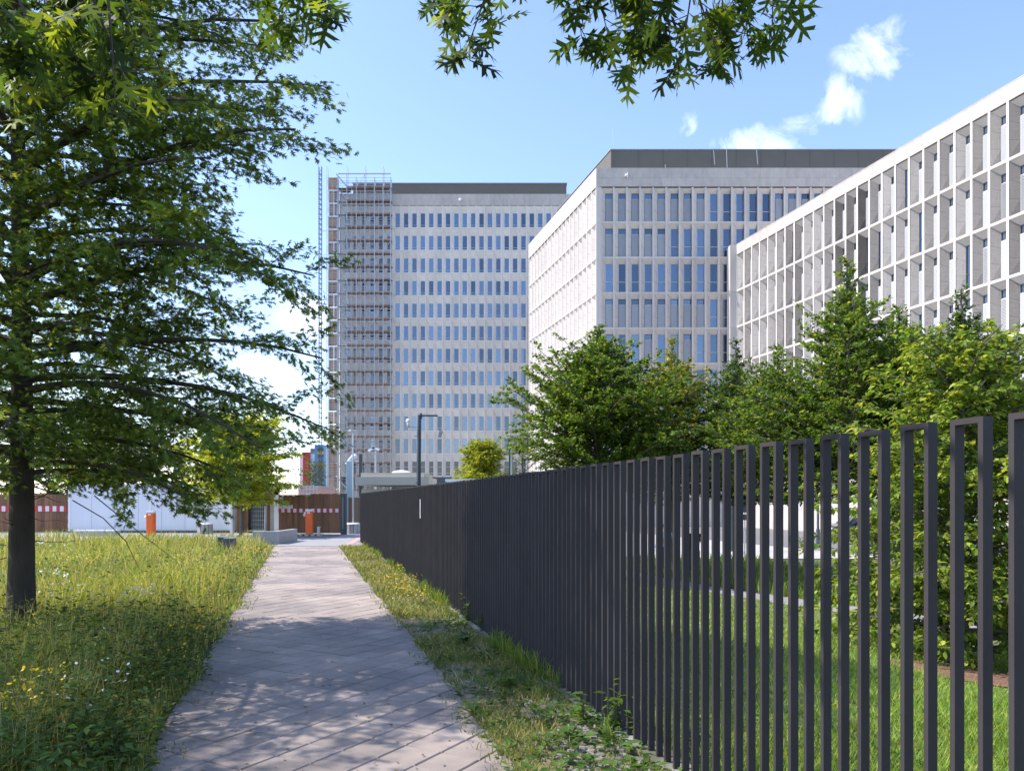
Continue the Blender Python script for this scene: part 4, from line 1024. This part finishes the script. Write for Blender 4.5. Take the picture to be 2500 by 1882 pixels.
q = P(590,1035,36); make_tree('locust_tree', 'bright yellow-green locust tree in front of the entrance portal', 'tree', (q.x,36,0), q.z, .1, 1.55, lambda t: 2.45*math.sqrt(max(0,1-(2*t-.85)**2*.62)), 130, lambda t: .15+.6*t, lambda t: .3, HORN, .17, 48, palette((.30,.37,.03),(.58,.56,.06),.5,.22), 12, sec=.24, seclen=.42, maxseg=4)
for i, (u, v, Y, wd, lb) in enumerate(((120,1010,66,520,'dark tree mass of one broad crown far behind the hoarding'),(330,1060,72,430,'far round tree showing above the white container'),(768,1128,120,95,'small distant tree at the scaffold foot'))):
    q = P(u,v,Y); make_tree('distant_tree', lb, 'tree', (q.x,Y,-.3), q.z+.3, .15, 1.2, (lambda r: lambda t: r*math.sqrt(max(0,1-(2*t-.8)**2*.6)))(wd/2/FPX*Y), 60, lambda t: .2+.6*t, lambda t: .2, HORN, .34, 11, palette((.06,.10,.02),(.12,.15,.03),.3,.25), 40+i, 'far trees', sec=.5, seclen=.45, maxseg=4)

# ------------------------------------------------------------------ meadow, verge and lawn
nr = np.random.default_rng(12)
def blades(name, pos, h, wd, lean, col, parent=None, seg2=True):
    n = len(pos); a = nr.random(n)*2*np.pi; fa = nr.random(n)*2*np.pi
    side = np.stack([np.cos(fa),np.sin(fa),np.zeros(n)],1)*wd[:,None]*.5
    ld = np.stack([np.cos(a),np.sin(a),np.zeros(n)],1)*(lean*h)[:,None]; up = np.zeros((n,3)); up[:,2] = h
    if seg2:
        V = np.stack([pos-side, pos+side, pos+ld*.35+up*.6+side*.75, pos+ld*.35+up*.6-side*.75, pos+ld+up*.97], 1).reshape(-1,3)
        k = 5; T_ = np.array([(0,1,2),(0,2,3),(3,2,4)])
    else:
        V = np.stack([pos-side, pos+side, pos+ld+up], 1).reshape(-1,3); k = 3; T_ = np.array([(0,1,2)])
    F = (T_[None]+(np.arange(n)*k)[:,None,None]).reshape(-1,3)
    return V, F, np.repeat(col, k, axis=0)
def merge(name, parts, m, parent=None):
    Vs, Fs, Cs, o = [], [], [], 0
    for V, F, C in parts: Vs.append(V); Fs.append(F+o); Cs.append(C); o += len(V)
    return tag(obj(name, np_mesh(name, np.concatenate(Vs), np.concatenate(Fs), m, np.concatenate(Cs)), parent), kind='stuff')
def jit(base, n, var=.25, alt=None, pa=.3):
    c = np.tile(np.array(base),(n,1))
    if alt is not None: w_ = (nr.random(n) < pa)[:,None]*nr.uniform(.3,1,n)[:,None]; c = c*(1-w_)+np.array(alt)*w_
    return np.clip(c*(1+var*nr.standard_normal(n))[:,None], .01, .9)
def patch(x, y, s=.6, ph=0):
    return .5+.25*(np.sin(x*s*1.7+ph+1.3*np.sin(y*s))+np.sin(y*s*1.3+2*ph+1.7*np.sin(x*s*.8)))
def sample(n, y0, y1, cfun, pw=1.6):    # more plants near the path's near end, thinning with distance
    u = nr.random(n); a = 1-pw; y = (y0**a+u*(y1**a-y0**a))**(1/a)
    c = cfun(nr.random(n), y); return lx(c, y), y, c
# meadow
def meadow_c(r, y):
    wmax = np.minimum(22, y*.46+2.2); return PL+.08-.13*np.sin(y*1.3)**2-wmax*r
parts = []; fl_parts = []
x, y, c = sample(62000, 3.6, 31, meadow_c, 1.35)
keep = ~((x > -10.1)&(y > 29.2)); x, y, c = x[keep], y[keep], c[keep]
n = len(x); ed = np.clip((PL-c)/.7, .25, 1); pt = patch(x,y,.55); h = (.22+.36*nr.random(n))*(.65+.6*pt)*ed; wd = .0045+.0011*y*nr.uniform(.6,1.3,n)
col = jit((.215,.275,.050), n, .25, (.48,.44,.15), .42); dk = (pt < .35)[:,None]; col = np.where(dk, col*np.array((.7,.85,.8)), col)
parts.append(blades('g', np.stack([x,y,np.zeros(n)],1), h, wd, nr.uniform(.1,.75,n), col))
# seed stalks
x, y, c = sample(13000, 4, 30, meadow_c, 1.25); n = len(x); h = .35+.35*nr.random(n)
parts.append(blades('g', np.stack([x,y,np.zeros(n)],1), h*np.clip((PL-c)/.5,.4,1), .003+.0007*y, nr.uniform(.05,.3,n), jit((.44,.38,.17), n, .2, (.28,.28,.10), .4)))
# leafy herbs
x, y, c = sample(2600, 3.7, 24, meadow_c, 1.75); x2, y2, c2 = sample(900, 3.7, 9.5, meadow_c, 1.2); x, y, c = np.concatenate([x,x2]), np.concatenate([y,y2]), np.concatenate([c,c2]); hp_, hd_, hn_, hs_, hc_ = [], [], [], [], []
stem = []
for i in range(len(x)):
    H_ = (nr.uniform(.2,.6) if i < 2600 else nr.uniform(.35,.72))*min(1,.45+(PL-c[i])/.8); k = int(9+H_*34*(1.0 if y[i] < 10 else .6)); lean_ = nr.uniform(-.18,.18,2); base = np.array([.075,.135,.028])*(1+.3*nr.standard_normal())
    if i < 2600 and nr.random() < .35: base = np.array([.13,.17,.03])*(1+.2*nr.standard_normal())
    stem.append((x[i],y[i],H_))
    for j in range(k):
        t = (j+1)/k; a = j*2.4+nr.uniform(0,1); sp = (.05+.16*H_*(1-.5*t))*nr.uniform(.2,1.1)
        hp_.append((x[i]+lean_[0]*t*H_+sp*math.cos(a), y[i]+lean_[1]*t*H_+sp*math.sin(a), H_*t*nr.uniform(.85,1.05)+.01)); hd_.append((math.cos(a),math.sin(a),nr.uniform(-.4,.7))); hn_.append((nr.normal(0,.4),nr.normal(0,.4),1)); hs_.append(nr.uniform(.035,.085)*(1 if y[i] < 12 else 1.5)); hc_.append(np.clip(base*(1+.2*nr.standard_normal()),.01,.6))
V, F = inst(HORN[0]*np.array((.85,1,1)), HORN[1], np.array(hp_), frames(np.array(hd_),np.array(hn_)), np.array(hs_)); parts.append((V,F,np.repeat(np.array(hc_),4,axis=0)))
mead = merge('meadow_grass', parts, M['grass']); tag(mead, 'tall wild meadow grass and herbs left of the path', 'meadow')
# flowers
DISC = (np.array([(0,0,0.15)]+[(math.cos(k*math.pi/3)*.5,math.sin(k*math.pi/3)*.5,0) for k in range(6)]), np.array([(0,k+1,(k+1)%6+1) for k in range(6)]))
def flowers(specs):
    fp, fs, fc = [], [], []
    for (cx_, cy_, r_, n_, col_, z0, z1, s_) in specs:
        for k in range(n_):
            a = nr.random()*6.28; rr = r_*math.sqrt(nr.random()); fp.append((cx_+rr*math.cos(a),cy_+rr*math.sin(a),nr.uniform(z0,z1))); fs.append(s_*nr.uniform(.6,1.2)); fc.append(np.clip(np.array(col_)*(1+.12*nr.standard_normal()),0,1))
    n_ = len(fp); D = nr.standard_normal((n_,3)); D[:,2] *= .3; Nn = np.tile(np.array((0,-.5,1.)),(n_,1))+.5*nr.standard_normal((n_,3))
    V, F = inst(DISC[0], DISC[1], np.array(fp), frames(D,Nn), np.array(fs)); return V, F, np.repeat(np.array(fc),7,axis=0)
YEL, WHT = (.80,.52,.02), (.72,.74,.82)
def gp(u, v): Y = EYE*FPX/(v-HOR); return P(u,v,Y)
sp = []
for (u, v, r_, n_, cl_, z0, z1, s_) in ((110,1850,.16,40,YEL,.42,.62,.024),(20,1880,.15,30,YEL,.4,.55,.03),(460,1620,.22,26,YEL,.28,.45,.028),(500,1560,.2,14,(.75,.4,.02),.3,.42,.03),(440,1680,.2,12,YEL,.25,.4,.025),
    (300,1560,.35,20,WHT,.5,.68,.038),(370,1540,.2,18,WHT,.45,.62,.042),(150,1550,.3,16,WHT,.5,.65,.035),(165,1490,.3,14,WHT,.45,.62,.04),(90,1480,.4,12,WHT,.5,.6,.04),
    (160,1420,.5,60,(.70,.62,.16),.4,.6,.03),(470,1410,.5,120,(.62,.50,.14),.35,.65,.03),(440,1450,.5,80,(.62,.50,.14),.3,.6,.03),(340,1500,.8,60,YEL,.3,.5,.022),(560,1400,.6,70,YEL,.25,.4,.03),(600,1370,.6,60,YEL,.25,.4,.035),(250,1400,1.2,50,YEL,.3,.5,.03),(140,1380,.5,14,WHT,.5,.65,.05)):
    q = gp(u,v); sp.append((q.x,q.y,r_,n_,cl_,z0,z1,s_))
for k in range(60):
    yy = 5+20*nr.random()**1.3; xx = lx(PL,yy)-.3-(.42*yy)*nr.random(); sp.append((xx,yy,.25,int(nr.integers(3,12)),YEL if nr.random() < .6 else WHT,.28,.52,.024))
merge('meadow_flowers', [flowers(sp)], M['flower']); tag(bpy.data.objects['meadow_flowers'], 'white and yellow wildflowers scattered through the meadow', 'flowers')
# verge
def verge_c(r, y): return PR-.05+(FX-PR-.0)*r
parts = []
x, y, c = sample(30000, 4.2, 28.5, verge_c, 1.5); pt = patch(x,y,1.6,2)*.6+.4*patch(x,y,4.2,1)+.25*(y > 11); k = nr.random(len(x)) < np.clip((pt-.2)*1.5,.06,1)
x, y, c, pt = x[k], y[k], c[k], pt[k]; n = len(x); h = (.02+.07*nr.random(n))*(.5+pt)*np.where(y > 11,1.3,1); 
parts.append(blades('v', np.stack([x,y,np.zeros(n)],1), h, .004+.0007*y, nr.uniform(.3,1.3,n), jit((.15,.19,.04), n, .28, (.42,.35,.18), .45)))
x, y, c = sample(7000, 4.2, 28, lambda r, y: FX-.16+.16*r, 1.5); n = len(x)
k = patch(x,y,2.4,.7) > .52; x, y = x[k], y[k]; n = len(x)
parts.append(blades('v', np.stack([x,y,np.zeros(n)],1), .08+.22*nr.random(n)**2, .004+.0008*y, nr.uniform(.1,.7,n), jit((.11,.18,.03), n, .25, (.3,.3,.06), .3)))
# low rosettes
hp_, hd_, hn_, hs_, hc_ = [], [], [], [], []
x, y, c = sample(170, 4.3, 22, verge_c, 1.6)
for i in range(len(x)):
    g_ = np.array([.07,.14,.02])*(1+.3*nr.standard_normal()); 
    for j in range(int(nr.integers(8,22))):
        a = nr.random()*6.28; rr = nr.uniform(.01,.11); hp_.append((x[i]+rr*math.cos(a),y[i]+rr*math.sin(a),nr.uniform(.015,.07))); hd_.append((math.cos(a),math.sin(a),.3)); hn_.append((nr.normal(0,.3),nr.normal(0,.3),1)); hs_.append(nr.uniform(.04,.09)); hc_.append(np.clip(g_,.01,.5))
V, F = inst(HORN[0], HORN[1], np.array(hp_), frames(np.array(hd_),np.array(hn_)), np.array(hs_)); parts.append((V,F,np.repeat(np.array(hc_),4,axis=0)))
tag(merge('verge_grass', parts, M['grass']), 'thin dry grass and weeds on the verge beside the fence', 'grass')
q = gp(980,1440); q2 = gp(1010,1470); q3 = gp(955,1415)
merge('verge_flowers', [flowers([(q.x-.05,q.y,.5,110,YEL,.12,.3,.026),(q2.x-.1,q2.y,.35,80,YEL,.1,.28,.024),(q3.x,q3.y+1,.4,50,YEL,.12,.25,.028)])], M['flower']); tag(bpy.data.objects['verge_flowers'], 'cluster of yellow flowers on the verge at mid fence', 'flowers')
x, y, c = sample(1, 5, 6, verge_c)
# weeds against the fence: each its own plant
for i, (u, v, H_, nl_, lb) in enumerate(((1690,1880,.42,46,'broad-leaved weed at the fence foot by the bottom edge'),(1500,1790,.45,60,'bushy green weed growing through the fence frames'),(1560,1810,.35,36,'small green weed right of the bushy one at the fence'),(1425,1770,.3,30,'low weed at the fence foot left of the bushy one'),(1140,1520,.4,50,'light green weed against the fence at mid length'),(1175,1545,.3,34,'short weed just right of the light green one'),(1135,1580,.14,40,'dark low rosette plant on the verge near the shade edge'),(1240,1690,.16,40,'leafy low plant in the middle of the verge'))):
    q = gp(u, v); t = thing('weed', lb, 'plant', (q.x,q.y,0), group='weeds along the fence'); rr_ = random.Random(60+i); sm = MB(); hp_, hd_, hn_, hs_ = [], [], [], []
    for s in range(5):
        a = rr_.uniform(0,6.28); top = Vector((math.cos(a)*H_*.28*rr_.random(), math.sin(a)*H_*.28*rr_.random(), H_*rr_.uniform(.6,1.05))); sm.tube([(0,0,0),top*.5+Vector((0,0,.02)),top],[.004,.003,.0015],4)
        for j in range(nl_//5):
            f_ = rr_.uniform(.12,1); b = rr_.uniform(0,6.28); hp_.append(tuple(top*f_)); hd_.append((math.cos(b),math.sin(b),rr_.uniform(-.2,.6))); hn_.append((rr_.gauss(0,.3),rr_.gauss(0,.3),1)); hs_.append(rr_.uniform(.05,.1)*(1.3 if i == 0 else 1))
    sm.build('stem', M['bark2'], t); n_ = len(hp_); cl_ = jit((.10,.17,.025) if i != 6 else (.04,.085,.02), n_, .2)
    V, F = inst(HORN4[0]*np.array((.8,1,1)), HORN4[1], np.array(hp_), frames(np.array(hd_),np.array(hn_)), np.array(hs_)); tag(obj('foliage', np_mesh('foliage', V, F, M['leaf'], np.repeat(cl_,7,axis=0)), t), kind='stuff')
# lawn behind the fence
parts = []
def lawn_c(r, y): return FX+.12+(np.minimum(11, y*.62+1.2))*r
x, y, c = sample(110000, 2.6, 30, lawn_c, 1.45)
k = (((x-6.3)/1.6)**2+((y-9.9)/1.05)**2 > 1)|(nr.random(len(x)) < .3); x, y = x[k], y[k]; n = len(x)
gy = np.array([p_[1] for p_ in cl])[::-1]; gx = np.array([p_[0] for p_ in cl])[::-1]; k = np.abs(x-np.interp(y, gy, gx)) > .62; x, y = x[k], y[k]; n = len(x)
z = np.array([gz(a,b) for a,b in zip(x,y)]); tallz = (y > 17)&(x > np.interp(y, gy, gx)+.5)
h = (.035+.06*nr.random(n))*(.6+.8*patch(x,y,1.1))*np.where(tallz,3.5,1)
parts.append(blades('l', np.stack([x,y,z],1), h, .006+.0012*y, nr.uniform(.3,1.1,n), jit((.165,.275,.036), n, .25, (.36,.38,.09), .35), seg2=False))
x, y, c = sample(9000, 15, 32, lambda r, y: np.interp(y, gy, gx)+.272*y+.5+7*r, 1.1); z = np.array([gz(a,b) for a,b in zip(x,y)]); n = len(x)
parts.append(blades('l', np.stack([x,y,z],1), .15+.35*nr.random(n), .02+.001*y, nr.uniform(.1,.6,n), jit((.12,.20,.03), n, .25, (.24,.28,.05), .3)))
tag(merge('lawn_grass', parts, M['grass']), 'sunlit green lawn grass behind the steel fence', 'grass')

# weeds in the joints and fallen leaves on the path
parts = []
n = 2600; y = 4.4+22*nr.random(n)**1.5; c = np.where(nr.random(n) < .5, PL+.28*nr.random(n)**2, PR-.2*nr.random(n)**2); k = patch(lx(c,y),y,2.1,3) > .5; c, y = c[k], y[k]; n = len(y)
parts.append(blades('p', np.stack([lx(c,y),y,np.full(n,.012)],1), .02+.06*nr.random(n), .005+.0006*y, nr.uniform(.3,1.2,n), jit((.14,.19,.04), n, .25, (.4,.34,.17), .4)))
n = 420; y = 4.4+14*nr.random(n)**1.5; c = PL+(PR-PL)*nr.random(n); D = nr.standard_normal((n,3)); D[:,2] *= .15; Nn = np.tile(np.array((0,0,1.)),(n,1))+.25*nr.standard_normal((n,3))
V, F = inst(HORN[0], HORN[1], np.stack([lx(c,y),y,np.full(n,.028)],1), frames(D,Nn), nr.uniform(.012,.04,n)); parts.append((V,F,np.repeat(jit((.17,.11,.06), n, .3, (.3,.25,.1), .4),4,axis=0)))
tag(merge('path_litter', parts, M['grass']), 'small dry leaves and weeds scattered on the path joints', 'litter')
